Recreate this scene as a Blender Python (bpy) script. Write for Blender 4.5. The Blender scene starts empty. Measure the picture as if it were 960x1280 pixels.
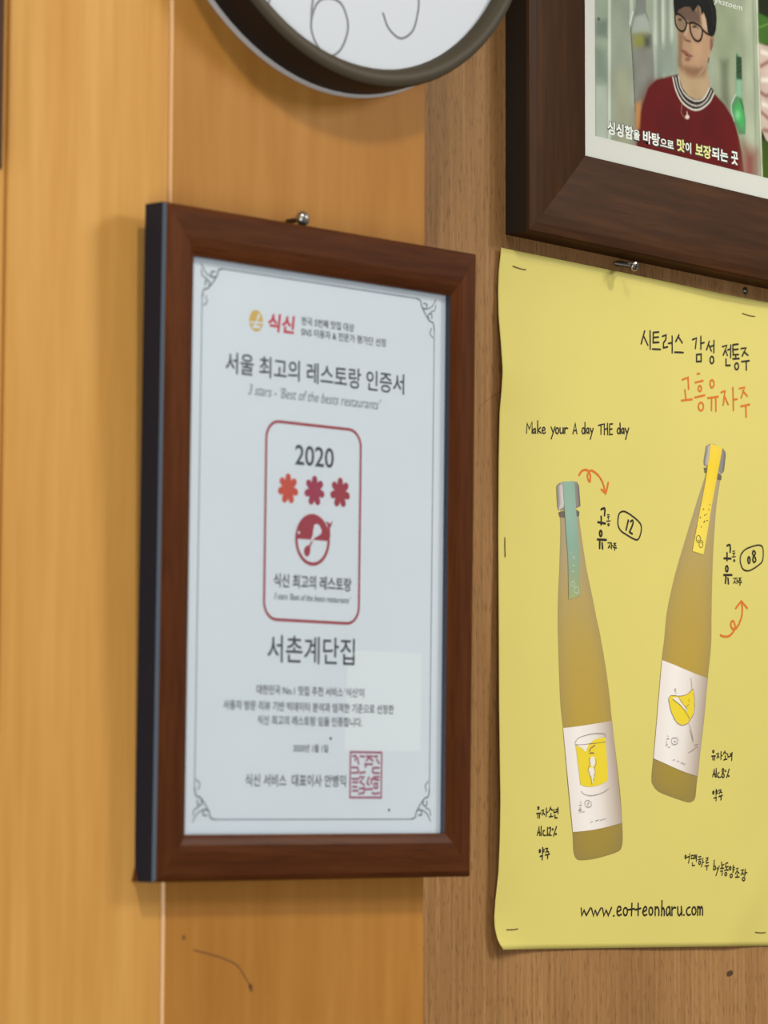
import bpy, bmesh, math, random
import numpy as np
from mathutils import Matrix, Vector
random.seed(4)
scene = bpy.context.scene
COL = scene.collection

# ------------------------------------------------------------------ camera
cam_d = bpy.data.cameras.new('camera')
cam = bpy.data.objects.new('camera', cam_d)
COL.objects.link(cam)
CAM_LOC = Vector((-1.57355, -1.38693, 1.11279))
right = Vector((0.685646, -0.727928, 0.003182)).normalized()
fwd = Vector((0.723463, 0.681911, 0.1077)).normalized()
down = fwd.cross(right)
right = down.cross(fwd)
up = -down
cam.matrix_world = Matrix(((right.x, up.x, -fwd.x, CAM_LOC.x), (right.y, up.y, -fwd.y, CAM_LOC.y),
                           (right.z, up.z, -fwd.z, CAM_LOC.z), (0, 0, 0, 1)))
cam_d.sensor_fit = 'HORIZONTAL'
cam_d.sensor_width = 36.0
cam_d.lens = 4400.0 * 36.0 / 960.0
cam_d.clip_start = 0.05
cam_d.dof.use_dof = True
cam_d.dof.focus_distance = 2.17
cam_d.dof.aperture_fstop = 17.0
scene.camera = cam

# ------------------------------------------------------------------ world, lamps, exposure
world = bpy.data.worlds.new('room_light')
scene.world = world
world.use_nodes = True
wb = world.node_tree.nodes['Background']
wb.inputs['Color'].default_value = (1.0, 0.95, 0.88, 1)
wb.inputs['Strength'].default_value = 0.27


def area(name, loc, target, size, power, color, size_y=None):
    d = bpy.data.lights.new(name, 'AREA')
    d.energy = power
    d.color = color
    d.size = size
    if size_y:
        d.shape = 'RECTANGLE'
        d.size_y = size_y
    o = bpy.data.objects.new(name, d)
    COL.objects.link(o)
    o.location = loc
    o.rotation_euler = (Vector(target) - Vector(loc)).to_track_quat('-Z', 'Y').to_euler()
    return o


area('added_blue_fill', (1.85, -2.25, 1.62), (-0.1, 0, 1.35), 1.15, 1.9, (0.72, 0.86, 1.0), 1.2)  # unseen bluish area lamp, added for the veil on the certificate glass
area('added_warm_fill', (1.35, -1.50, 2.35), (0.0, 0, 1.25), 0.45, 22.0, (1.0, 0.95, 0.87))  # unseen area lamp added on the right to brighten plywood and poster
area('window_daylight_left', (-2.45, -2.0, 0.55), (-0.35, 0, 1.10), 1.2, 45.0, (0.94, 0.97, 1.0), 1.3)


def spot_lamp(name, loc, target, power, color, deg, radius, blend=1.0):
    d = bpy.data.lights.new(name, 'SPOT')
    d.energy = power
    d.color = color
    d.spot_size = math.radians(deg)
    d.spot_blend = blend
    d.shadow_soft_size = radius
    o = bpy.data.objects.new(name, d)
    COL.objects.link(o)
    o.location = loc
    o.rotation_euler = (Vector(target) - Vector(loc)).to_track_quat('-Z', 'Y').to_euler()
    return o


spot_lamp('spot_lamp', (-0.90, -1.55, 3.00), (-0.60, 0, 0.84), 98.0, (1.0, 0.93, 0.83), 58, 0.11)
spot_lamp('spot_lamp', (0.80, -1.35, 2.62), (0.50, 0.0, 1.20), 78.0, (1.0, 0.95, 0.86), 44, 0.06, 0.8)

vs = scene.view_settings
vs.view_transform = 'Standard'
vs.look = 'None'
vs.gamma = 1.0
vs.use_curve_mapping = False
vs.exposure = -0.12


# ------------------------------------------------------------------ helpers
def lin(c):
    out = []
    for v in c[:3]:
        v = v / 255.0
        out.append(v / 12.92 if v <= 0.04045 else ((v + 0.055) / 1.055) ** 2.4)
    return tuple(out)


def nodes_of(name):
    m = bpy.data.materials.new(name)
    m.use_nodes = True
    nt = m.node_tree
    return m, nt, nt.nodes['Principled BSDF']


def plain(name, rgb, rough=0.5, metal=0.0, spec=0.5, mottled=0.0, mscale=60.0):
    m, nt, b = nodes_of(name)
    c = lin(rgb)
    b.inputs['Base Color'].default_value = (*c, 1)
    b.inputs['Roughness'].default_value = rough
    b.inputs['Metallic'].default_value = metal
    b.inputs['Specular IOR Level'].default_value = spec
    if mottled:
        tc = nt.nodes.new('ShaderNodeTexCoord')
        n = nt.nodes.new('ShaderNodeTexNoise')
        n.inputs['Scale'].default_value = mscale
        n.inputs['Detail'].default_value = 4
        r = nt.nodes.new('ShaderNodeValToRGB')
        r.color_ramp.elements[0].position = 0.3
        r.color_ramp.elements[1].position = 0.7
        r.color_ramp.elements[0].color = (*[v * (1 - mottled) for v in c], 1)
        r.color_ramp.elements[1].color = (*[min(1, v * (1 + mottled)) for v in c], 1)
        nt.links.new(tc.outputs['Object'], n.inputs['Vector'])
        nt.links.new(n.outputs['Fac'], r.inputs['Fac'])
        nt.links.new(r.outputs['Color'], b.inputs['Base Color'])
    return m


def printed(name, rough=0.55):
    """colour comes from the print itself (a colour attribute on the flat print)"""
    m, nt, b = nodes_of(name)
    a = nt.nodes.new('ShaderNodeVertexColor')
    a.layer_name = 'ink'
    nt.links.new(a.outputs['Color'], b.inputs['Base Color'])
    b.inputs['Roughness'].default_value = rough
    b.inputs['Specular IOR Level'].default_value = 0.3
    return m


def wood(name, dark, mid, light, axis=2, broad=9.0, fine=90.0, stretch=14.0, rough=0.45, pores=0.0, pore_rgb=(70, 45, 25),
         bump=0.0, coat=0.0, spec=0.3, pore_len=18.0, fine_mix=0.42):
    m, nt, b = nodes_of(name)
    b.inputs['Specular IOR Level'].default_value = spec
    N, L = nt.nodes.new, nt.links.new
    tc = N('ShaderNodeTexCoord')

    def mapped(k, off=(0, 0, 0)):
        mp = N('ShaderNodeMapping')
        s = [k, k, k]
        s[axis] = k / stretch
        mp.inputs['Scale'].default_value = s
        mp.inputs['Location'].default_value = off
        L(tc.outputs['Object'], mp.inputs['Vector'])
        return mp

    n1 = N('ShaderNodeTexNoise')
    n1.inputs['Scale'].default_value = 1.0
    n1.inputs['Detail'].default_value = 5
    n1.inputs['Distortion'].default_value = 0.6
    L(mapped(broad, (3.1, 1.7, 0.4)).outputs['Vector'], n1.inputs['Vector'])
    n2 = N('ShaderNodeTexNoise')
    n2.inputs['Scale'].default_value = 1.0
    n2.inputs['Detail'].default_value = 4
    L(mapped(fine, (0.3, 5.1, 2.2)).outputs['Vector'], n2.inputs['Vector'])
    mx = N('ShaderNodeMix')
    mx.data_type = 'FLOAT'
    mx.inputs[0].default_value = fine_mix
    L(n1.outputs['Fac'], mx.inputs[2])
    L(n2.outputs['Fac'], mx.inputs[3])
    r = N('ShaderNodeValToRGB')
    e = r.color_ramp.elements
    e[0].position, e[1].position = 0.34, 0.66
    e[0].color, e[1].color = (*lin(dark), 1), (*lin(light), 1)
    c = e.new(0.5)
    c.color = (*lin(mid), 1)
    L(mx.outputs[0], r.inputs['Fac'])
    col = r.outputs['Color']
    if pores:
        n3 = N('ShaderNodeTexNoise')
        n3.inputs['Scale'].default_value = 1.0
        n3.inputs['Detail'].default_value = 2
        mp = N('ShaderNodeMapping')
        s = [620.0] * 3
        s[axis] = 620.0 / pore_len
        mp.inputs['Scale'].default_value = s
        L(tc.outputs['Object'], mp.inputs['Vector'])
        L(mp.outputs['Vector'], n3.inputs['Vector'])
        pr = N('ShaderNodeValToRGB')
        pr.color_ramp.elements[0].position = 0.55
        pr.color_ramp.elements[1].position = 0.66
        pr.color_ramp.elements[0].color = (0, 0, 0, 1)
        pr.color_ramp.elements[1].color = (pores, pores, pores, 1)
        L(n3.outputs['Fac'], pr.inputs['Fac'])
        mc = N('ShaderNodeMix')
        mc.data_type = 'RGBA'
        L(pr.outputs['Color'], mc.inputs[0])
        L(col, mc.inputs[6])
        mc.inputs[7].default_value = (*lin(pore_rgb), 1)
        col = mc.outputs[2]
    L(col, b.inputs['Base Color'])
    b.inputs['Roughness'].default_value = rough
    if coat:
        b.inputs['Coat Weight'].default_value = coat
        b.inputs['Coat Roughness'].default_value = 0.25
    if bump:
        bp = N('ShaderNodeBump')
        bp.inputs['Strength'].default_value = bump
        bp.inputs['Distance'].default_value = 0.0004
        L(mx.outputs[0], bp.inputs['Height'])
        L(bp.outputs['Normal'], b.inputs['Normal'])
    return m


def pane_glass(name, ior_value=1.5, rough=0.03):
    m = bpy.data.materials.new(name)
    m.use_nodes = True
    nt = m.node_tree
    nt.nodes.clear()
    N, L = nt.nodes.new, nt.links.new
    out = N('ShaderNodeOutputMaterial')
    mix = N('ShaderNodeMixShader')
    fr = N('ShaderNodeFresnel')
    geo = N('ShaderNodeNewGeometry')
    ior = N('ShaderNodeMath')          # the same pane on its front and on its back face
    ior.operation = 'MULTIPLY_ADD'
    ior.inputs[1].default_value = 1 / ior_value - ior_value
    ior.inputs[2].default_value = ior_value
    L(geo.outputs['Backfacing'], ior.inputs[0])
    L(ior.outputs[0], fr.inputs['IOR'])
    tr = N('ShaderNodeBsdfTransparent')
    tr.inputs['Color'].default_value = (0.96, 0.98, 0.98, 1)
    gl = N('ShaderNodeBsdfGlossy')
    gl.inputs['Roughness'].default_value = rough
    L(fr.outputs['Fac'], mix.inputs['Fac'])
    L(tr.outputs['BSDF'], mix.inputs[1])
    L(gl.outputs['BSDF'], mix.inputs[2])
    L(mix.outputs['Shader'], out.inputs['Surface'])
    return m


def tag(o, label=None, cat=None, group=None, kind=None):
    if label:
        o['label'] = label
    if cat:
        o['category'] = cat
    if group:
        o['group'] = group
    if kind:
        o['kind'] = kind
    return o


def empty(name, loc, rot=(0, 0, 0)):
    o = bpy.data.objects.new(name, None)
    o.empty_display_size = 0.02
    COL.objects.link(o)
    o.location = loc
    o.rotation_euler = rot
    return o


def mesh_obj(name, verts, faces, mats, parent=None, loc=None, fmat=None, smooth=False):
    me = bpy.data.meshes.new(name)
    me.from_pydata([tuple(v) for v in verts], [], [tuple(f) for f in faces])
    if not isinstance(mats, (list, tuple)):
        mats = [mats]
    for m in mats:
        me.materials.append(m)
    if fmat is not None:
        me.polygons.foreach_set('material_index', fmat)
    if smooth:
        me.polygons.foreach_set('use_smooth', [True] * len(me.polygons))
    me.update()
    o = bpy.data.objects.new(name, me)
    COL.objects.link(o)
    if parent:
        o.parent = parent
    if loc is not None:
        o.location = loc
    return o


def bm_obj(name, bm, mat, parent=None, loc=None, smooth=False):
    me = bpy.data.meshes.new(name)
    bmesh.ops.recalc_face_normals(bm, faces=bm.faces)
    bm.to_mesh(me)
    bm.free()
    me.materials.append(mat)
    if smooth:
        me.polygons.foreach_set('use_smooth', [True] * len(me.polygons))
    o = bpy.data.objects.new(name, me)
    COL.objects.link(o)
    if parent:
        o.parent = parent
    if loc is not None:
        o.location = loc
    return o


def box_bm(x0, x1, y0, y1, z0, z1, bevel=0.0, seg=2):
    bm = bmesh.new()
    bmesh.ops.create_cube(bm, size=1.0)
    for v in bm.verts:
        v.co = Vector(((x0 + x1) / 2 + v.co.x * (x1 - x0), (y0 + y1) / 2 + v.co.y * (y1 - y0), (z0 + z1) / 2 + v.co.z * (z1 - z0)))
    if bevel:
        bmesh.ops.bevel(bm, geom=list(bm.edges), offset=bevel, segments=seg, affect='EDGES', profile=0.5)
    return bm


def lathe(name, prof, mats, parent=None, loc=None, n=48, fmat=None, smooth=True):
    """prof: (radius, y) pairs turned about the y axis"""
    vs_, fs, fm = [], [], []
    for r, y in prof:
        for i in range(n):
            a = 2 * math.pi * i / n
            vs_.append((r * math.cos(a), y, r * math.sin(a)))
    for j in range(len(prof) - 1):
        for i in range(n):
            k = (i + 1) % n
            fs.append((j * n + i, j * n + k, (j + 1) * n + k, (j + 1) * n + i))
            fm.append(fmat[j] if fmat else 0)
    return mesh_obj(name, vs_, fs, mats, parent, loc, fm, smooth)


def catmull(pts, closed=False, sub=6):
    P = [Vector((p[0], p[1], 0)) for p in pts]
    n = len(P)
    out = []
    rng = range(n) if closed else range(n - 1)
    for i in rng:
        p1, p2 = P[i], P[(i + 1) % n]
        p0 = P[(i - 1) % n] if (closed or i > 0) else p1 * 2 - p2
        p3 = P[(i + 2) % n] if (closed or i + 2 < n) else p2 * 2 - p1
        for k in range(sub):
            t = k / sub
            q = 0.5 * ((2 * p1) + (p2 - p0) * t + (2 * p0 - 5 * p1 + 4 * p2 - p3) * t * t + (3 * p1 - p0 - 3 * p2 + p3) * t ** 3)
            out.append((q.x, q.y))
    if not closed:
        out.append((P[-1].x, P[-1].y))
    return out


PEN = 1.0


def stroke_geo(strokes):
    """(kind, width, points) pen strokes -> flat round-ended ribbons; the third number of a vertex is its ink height in mm"""
    vs_, fs = [], []
    for si, (kind, w, pts) in enumerate(strokes):
        closed = kind == 'C'
        if kind in 'SC' and len(pts) > 2:
            pts = catmull(pts, closed)
        h = w / 2.0 * PEN
        pts = [p for i, p in enumerate(pts) if i == 0 or math.hypot(p[0] - pts[i - 1][0], p[1] - pts[i - 1][1]) > 1e-5]
        if not closed and len(pts) > 2 and math.hypot(pts[0][0] - pts[-1][0], pts[0][1] - pts[-1][1]) < 1e-5:
            closed = True
            pts = pts[:-1]
        n = len(pts)
        dirs = []
        for i in range(n if closed else n - 1):
            a, b = pts[i], pts[(i + 1) % n]
            l = math.hypot(b[0] - a[0], b[1] - a[1]) or 1e-9
            dirs.append(((b[0] - a[0]) / l, (b[1] - a[1]) / l))
        k0 = len(vs_)
        for i in range(n):
            if closed:
                d0, d1 = dirs[i - 1], dirs[i]
            else:
                d0, d1 = dirs[max(i - 1, 0)], dirs[min(i, n - 2)]
            nx, ny = -(d0[1] + d1[1]), d0[0] + d1[0]
            l = math.hypot(nx, ny)
            if l < 1e-6:
                nx, ny, l = -d1[1], d1[0], 1.0
            nx, ny = nx / l, ny / l
            m = h / max(abs(nx * -d1[1] + ny * d1[0]), 0.6)
            z = si * 0.004 + 0.006 * i / n
            vs_ += [(pts[i][0] + nx * m, pts[i][1] + ny * m, z), (pts[i][0] - nx * m, pts[i][1] - ny * m, z)]
        for i in range(n if closed else n - 1):
            j = (i + 1) % n
            fs.append((k0 + 2 * i, k0 + 2 * i + 1, k0 + 2 * j + 1, k0 + 2 * j))
        if not closed:
            for i, d, sgn in ((0, dirs[0], -1), (n - 1, dirs[-1], 1)):
                z = vs_[k0 + 2 * i][2]
                a0 = math.atan2(d[1] * sgn, d[0] * sgn)
                k = len(vs_)
                vs_ += [(pts[i][0] + h * math.cos(a0 + t), pts[i][1] + h * math.sin(a0 + t), z) for t in (-1.5708, -.9, -.3, .3, .9, 1.5708)]
                fs.append(tuple(range(k, k + 6)))
    return vs_, fs


def text_geo(s, box, height=None, bold=0.0, shear=0.0, res=3):
    """lettering set in the built-in typeface and fitted to a box (x0, z0, x1, z1)"""
    cu = bpy.data.curves.new('lettering', 'FONT')
    cu.body = s
    cu.resolution_u = res
    cu.offset = bold
    cu.shear = shear
    to = bpy.data.objects.new('lettering', cu)
    COL.objects.link(to)
    dg = bpy.context.evaluated_depsgraph_get()
    me = bpy.data.meshes.new_from_object(to.evaluated_get(dg))
    n = len(me.vertices)
    co = np.empty(n * 3)
    me.vertices.foreach_get('co', co)
    co = co.reshape(-1, 3)
    fs = [tuple(p.vertices) for p in me.polygons]
    bpy.data.objects.remove(to)
    bpy.data.curves.remove(cu)
    bpy.data.meshes.remove(me)
    lo, hi = co.min(0), co.max(0)
    x0, z0, x1, z1 = box
    if height:
        zc = (z0 + z1) / 2
        z0, z1 = zc - height / 2, zc + height / 2
    u = x0 + (co[:, 0] - lo[0]) / (hi[0] - lo[0]) * (x1 - x0)
    v = z0 + (co[:, 1] - lo[1]) / (hi[1] - lo[1]) * (z1 - z0)
    return list(zip(u, v)), fs


def lift_geo(geo, h):
    return [(q[0], q[1], h) for q in geo[0]], geo[1]


def join_geo(parts):
    vs_, fs = [], []
    for v, f in parts:
        k = len(vs_)
        vs_ += [tuple(q) if len(q) > 2 else (q[0], q[1], 0.0) for q in v]
        fs += [tuple(i + k for i in q) for q in f]
    return vs_, fs


def ring_pts(cx, cy, a, b, n=28):
    return [(cx + a * math.cos(2 * math.pi * i / n), cy + b * math.sin(2 * math.pi * i / n)) for i in range(n)]


def set_ink(o, cols):
    ca = o.data.color_attributes.new('ink', 'FLOAT_COLOR', 'POINT')
    arr = np.ones((len(o.data.vertices), 4))
    arr[:, :3] = cols
    ca.data.foreach_set('color', arr.astype(np.float32).ravel())


DATA = {}
DATA['heading']=[('L',0.95,[(135.44,34.18),(132.02,42.79)]),('L',0.95,[(134.67,37.86),(138.62,42.82)]),('L',0.95,[(140.82,33.54),(140.98,45.1)]),('L',0.95,[(143.94,34.21),(149.35,33.25)]),('L',0.95,[(143.94,34.21),(143.89,40.61),(149.55,39.79)]),('L',0.95,[(143.92,37.41),(149.2,36.47)]),('L',0.95,[(143.23,44.84),(151.15,44.16)]),('L',0.95,[(153.11,35.53),(156.91,34.27),(156.51,37.29),(154.21,39.56),(154.19,42.77),(158.37,41.73)]),('L',0.95,[(159.27,39.38),(162.83,38.56)]),('L',0.95,[(162.99,34.36),(163.02,44.96)]),('L',0.95,[(169.88,32.74),(166.65,37.31)]),('L',0.95,[(169.23,33.78),(173.28,37.34)]),('L',0.95,[(165.57,44.27),(174.24,43.52)]),('L',0.95,[(183.95,34.07),(188.22,32.52),(186.86,39.4)]),('L',0.95,[(192.76,30.85),(192.67,39.14)]),('L',0.95,[(192.71,35.48),(196.22,34.5)]),('L',0.95,[(188.11,43.31),(192.9,42.35),(192.85,47.06),(188.06,47.76),(188.11,43.31)]),('L',0.95,[(201.69,33.05),(198.77,38.84)]),('L',0.95,[(201.15,35.31),(203.71,39.08)]),('L',0.95,[(203.35,36.11),(206.62,35.08)]),('L',0.95,[(206.66,31.98),(206.31,39.84)]),('C',0.95,[(206.12,44.67),(205.92,45.68),(205.36,46.54),(204.57,47.07),(203.7,47.17),(202.93,46.81),(202.39,46.08),(202.21,45.11),(202.41,44.1),(202.96,43.25),(203.75,42.72),(204.62,42.62),(205.4,42.97),(205.94,43.7)]),('L',0.95,[(215.79,34.83),(220.41,33.48),(216.38,40.32)]),('L',0.95,[(218.66,36.55),(220.72,39.99)]),('L',0.95,[(221.3,36.24),(224.34,35.48)]),('L',0.95,[(224.5,32.84),(224.14,41.08)]),('L',0.95,[(219.24,42.62),(219.2,46.71),(223.55,46.22)]),('L',0.95,[(226.75,32.33),(232.33,31.27)]),('L',0.95,[(226.75,32.33),(226.94,38.87),(232.64,38.06)]),('L',0.95,[(226.98,35.59),(232.29,34.57)]),('L',0.95,[(229.72,38.56),(229.69,40.78)]),('L',0.95,[(226.64,41.61),(233.28,40.62)]),('C',0.95,[(232.55,45.79),(232.34,46.74),(231.78,47.54),(230.97,48.05),(230.09,48.14),(229.29,47.82),(228.75,47.14),(228.57,46.23),(228.78,45.29),(229.34,44.48),(230.14,43.98),(231.02,43.88),(231.82,44.2),(232.36,44.88)]),('L',0.95,[(235.62,33.77),(240.69,32.77),(236.62,38.59)]),('L',0.95,[(238.52,35.66),(242.64,37.33)]),('L',0.95,[(235.91,42.37),(243.93,40.89)]),('L',0.95,[(240.85,41.65),(240.77,47.26)])]
DATA['orange']=[('L',1.05,[(173.44,61.09),(179.21,59.09),(179.65,66.46)]),('L',1.05,[(175.93,67.5),(176.89,73.59)]),('L',1.05,[(172.41,74.62),(183.18,72.69)]),('L',1.05,[(188.76,55.62),(191.08,55.2)]),('L',1.05,[(186.63,61.51),(194.66,59.42)]),('C',1.05,[(192.92,64.63),(192.75,65.42),(192.27,66.09),(191.6,66.51),(190.85,66.59),(190.18,66.32),(189.72,65.75),(189.56,64.99),(189.74,64.2),(190.21,63.53),(190.89,63.12),(191.63,63.04),(192.3,63.31),(192.76,63.88)]),('L',1.05,[(186.15,71.17),(196.11,68.75)]),('C',1.05,[(194.87,76.16),(194.6,77.31),(193.87,78.29),(192.83,78.89),(191.68,79.01),(190.65,78.62),(189.94,77.79),(189.7,76.69),(189.97,75.55),(190.69,74.57),(191.73,73.96),(192.88,73.84),(193.92,74.24),(194.62,75.06)]),('C',1.05,[(206.21,60.2),(205.99,61.28),(205.4,62.2),(204.56,62.76),(203.63,62.86),(202.8,62.48),(202.23,61.69),(202.04,60.65),(202.26,59.57),(202.84,58.66),(203.68,58.1),(204.61,58.0),(205.44,58.38),(206.01,59.17)]),('L',1.05,[(199.47,70.18),(210.43,68.05)]),('L',1.05,[(203.63,69.58),(203.15,77.74)]),('L',1.05,[(207.94,68.96),(207.84,77.75)]),('L',1.05,[(213.73,64.85),(217.81,63.6),(215.74,72.79)]),('L',1.05,[(217.38,67.32),(221.0,72.08)]),('L',1.05,[(226.28,60.49),(226.49,75.19)]),('L',1.05,[(226.58,68.39),(230.55,67.57)]),('L',1.05,[(233.43,60.3),(238.76,58.91),(234.94,66.29)]),('L',1.05,[(236.86,61.57),(241.48,64.37)]),('L',1.05,[(234.47,71.91),(243.81,69.71)]),('L',1.05,[(239.8,71.12),(239.97,78.24)])]
DATA['slogan']=[('L',0.72,[(20.69,110.45),(21.27,104.3),(23.34,107.68),(25.89,103.07),(25.88,109.95)]),('S',0.72,[(28.42,107.18),(27.04,107.54),(26.69,109.26),(27.73,109.77),(28.77,108.29),(28.89,106.75),(29.23,109.62)]),('L',0.72,[(31.1,101.94),(31.2,109.43)]),('L',0.72,[(33.76,105.66),(31.44,107.64),(34.33,109.12)]),('S',0.72,[(35.38,107.49),(37.71,106.8),(37.71,105.72),(36.55,105.38),(35.39,106.72),(35.61,108.38),(37.01,109.01),(38.41,108.11)]),('L',0.72,[(43.67,104.37),(45.42,107.27)]),('L',0.72,[(47.42,104.0),(43.88,111.57)]),('C',0.72,[(50.81,105.97),(50.67,106.76),(50.28,107.41),(49.71,107.81),(49.09,107.87),(48.52,107.58),(48.13,107.0),(48.0,106.25),(48.14,105.47),(48.53,104.81),(49.1,104.42),(49.72,104.35),(50.29,104.64),(50.68,105.22)]),('S',0.72,[(52.11,104.07),(52.22,106.76),(53.4,107.41),(54.81,106.12),(55.06,103.78),(55.4,107.22)]),('L',0.72,[(56.47,103.64),(56.7,107.09)]),('S',0.72,[(56.7,104.93),(57.89,103.58),(59.54,103.73)]),('L',0.72,[(64.5,106.49),(66.67,99.77),(68.3,106.12)]),('L',0.72,[(65.22,104.56),(67.84,104.15)]),('C',0.72,[(75.94,103.51),(75.81,104.3),(75.44,104.95),(74.91,105.35),(74.33,105.41),(73.8,105.11),(73.44,104.53),(73.32,103.77),(73.45,102.98),(73.82,102.32),(74.34,101.92),(74.93,101.87),(75.45,102.16),(75.82,102.75)]),('L',0.72,[(76.21,98.36),(76.41,105.33)]),('S',0.72,[(79.78,101.73),(78.58,101.69),(77.62,103.34),(78.57,104.81),(79.77,103.29),(79.78,101.58),(80.24,104.8)]),('L',0.72,[(81.46,101.41),(82.65,103.78)]),('L',0.72,[(84.34,101.13),(81.43,108.18)]),('L',0.72,[(89.41,98.83),(94.25,97.57)]),('L',0.72,[(92.07,98.18),(92.04,104.04)]),('L',0.72,[(95.46,97.22),(95.42,103.94)]),('L',0.72,[(95.44,100.81),(98.36,99.9)]),('L',0.72,[(98.5,96.6),(98.7,103.62)]),('L',0.72,[(100.8,96.68),(100.52,103.45),(103.56,102.92)]),('L',0.72,[(100.8,96.92),(103.6,96.41)]),('L',0.72,[(100.54,100.08),(103.22,99.66)]),('C',0.72,[(111.02,100.07),(110.89,100.83),(110.51,101.47),(109.97,101.86),(109.37,101.91),(108.83,101.63),(108.46,101.07),(108.33,100.33),(108.47,99.57),(108.85,98.93),(109.39,98.54),(109.99,98.48),(110.53,98.77),(110.9,99.33)]),('L',0.72,[(111.06,95.11),(111.5,101.75)]),('S',0.72,[(114.59,98.3),(113.36,98.27),(112.49,99.92),(113.46,101.4),(114.7,99.86),(114.71,98.13),(115.18,101.39)]),('L',0.72,[(116.18,97.99),(117.64,100.36)]),('L',0.72,[(119.75,97.4),(116.63,104.79)])]
DATA['arrow12']=[('S',1.15,[(70.43,131.6),(72.73,129.08),(75.95,127.77),(79.18,128.04),(81.32,130.64),(81.16,134.14),(80.01,134.24),(78.59,131.58),(79.89,128.67),(82.41,127.65),(86.37,128.56),(90.69,130.97),(93.92,134.66),(96.29,140.06)]),('L',1.15,[(92.45,138.52),(96.43,140.52),(97.9,137.59),(99.15,133.74)])]
DATA['tag12']=[('S',1.15,[(92.03,150.92),(94.06,150.15),(95.65,150.39),(95.26,154.39)]),('L',1.15,[(92.0,155.35),(91.97,160.24)]),('L',1.15,[(88.88,159.09),(95.96,159.37)]),('C',1.15,[(92.6,165.78),(92.48,166.52),(92.15,167.13),(91.69,167.49),(91.17,167.52),(90.71,167.24),(90.39,166.68),(90.28,165.96),(90.4,165.22),(90.73,164.62),(91.19,164.26),(91.7,164.22),(92.17,164.51),(92.48,165.06)]),('L',1.15,[(88.32,169.83),(96.84,169.51)]),('L',1.15,[(90.48,169.9),(90.31,175.03)]),('L',1.15,[(92.78,171.59),(93.19,175.19)]),('L',0.6,[(98.17,153.83),(99.84,153.6)]),('L',0.6,[(98.16,155.09),(99.98,154.71)]),('L',0.6,[(99.1,155.25),(98.95,156.57)]),('L',0.6,[(97.42,157.81),(100.83,157.31)]),('C',0.6,[(99.88,159.76),(99.81,160.05),(99.63,160.29),(99.36,160.44),(99.07,160.46),(98.81,160.36),(98.63,160.14),(98.57,159.87),(98.63,159.58),(98.82,159.34),(99.08,159.19),(99.37,159.17),(99.63,159.27),(99.81,159.48)]),('L',0.6,[(98.43,171.17),(101.19,170.87),(98.77,174.4)]),('L',0.6,[(99.87,172.69),(100.74,174.03)]),('L',0.6,[(102.06,170.89),(102.04,174.63)]),('L',0.6,[(102.05,172.76),(103.29,172.44)]),('L',0.6,[(104.25,171.11),(106.43,170.85)]),('L',0.6,[(105.34,171.12),(104.6,172.81)]),('L',0.6,[(105.33,171.82),(106.57,172.52)]),('L',0.6,[(103.72,173.48),(107.14,173.79)]),('L',0.6,[(105.32,173.69),(105.09,175.34)]),('C',0.8,[(110.2,151.78),(113.88,150.31),(118.28,150.89),(125.64,153.6),(130.8,156.49),(132.11,159.69),(130.74,164.04),(128.13,166.97),(124.07,166.67),(117.45,164.82),(111.6,162.69),(108.84,159.62),(108.72,155.42)]),('L',1.0,[(118.99,155.44),(116.74,161.82)]),('S',1.0,[(121.04,156.08),(123.04,155.22),(123.77,156.34),(122.65,159.01),(120.04,162.74)]),('L',1.0,[(120.04,162.74),(122.76,163.71)])]
DATA['arrow08']=[('S',1.15,[(210.41,222.23),(213.91,222.96),(219.2,222.29),(223.65,219.05),(225.27,216.24),(224.16,213.04),(222.13,212.62),(220.88,214.59),(221.91,216.98),(224.99,217.62),(229.01,214.4),(232.19,208.76),(232.88,203.81),(232.04,199.49)]),('L',1.15,[(226.04,204.11),(231.87,199.06),(238.05,203.22)])]
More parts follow.
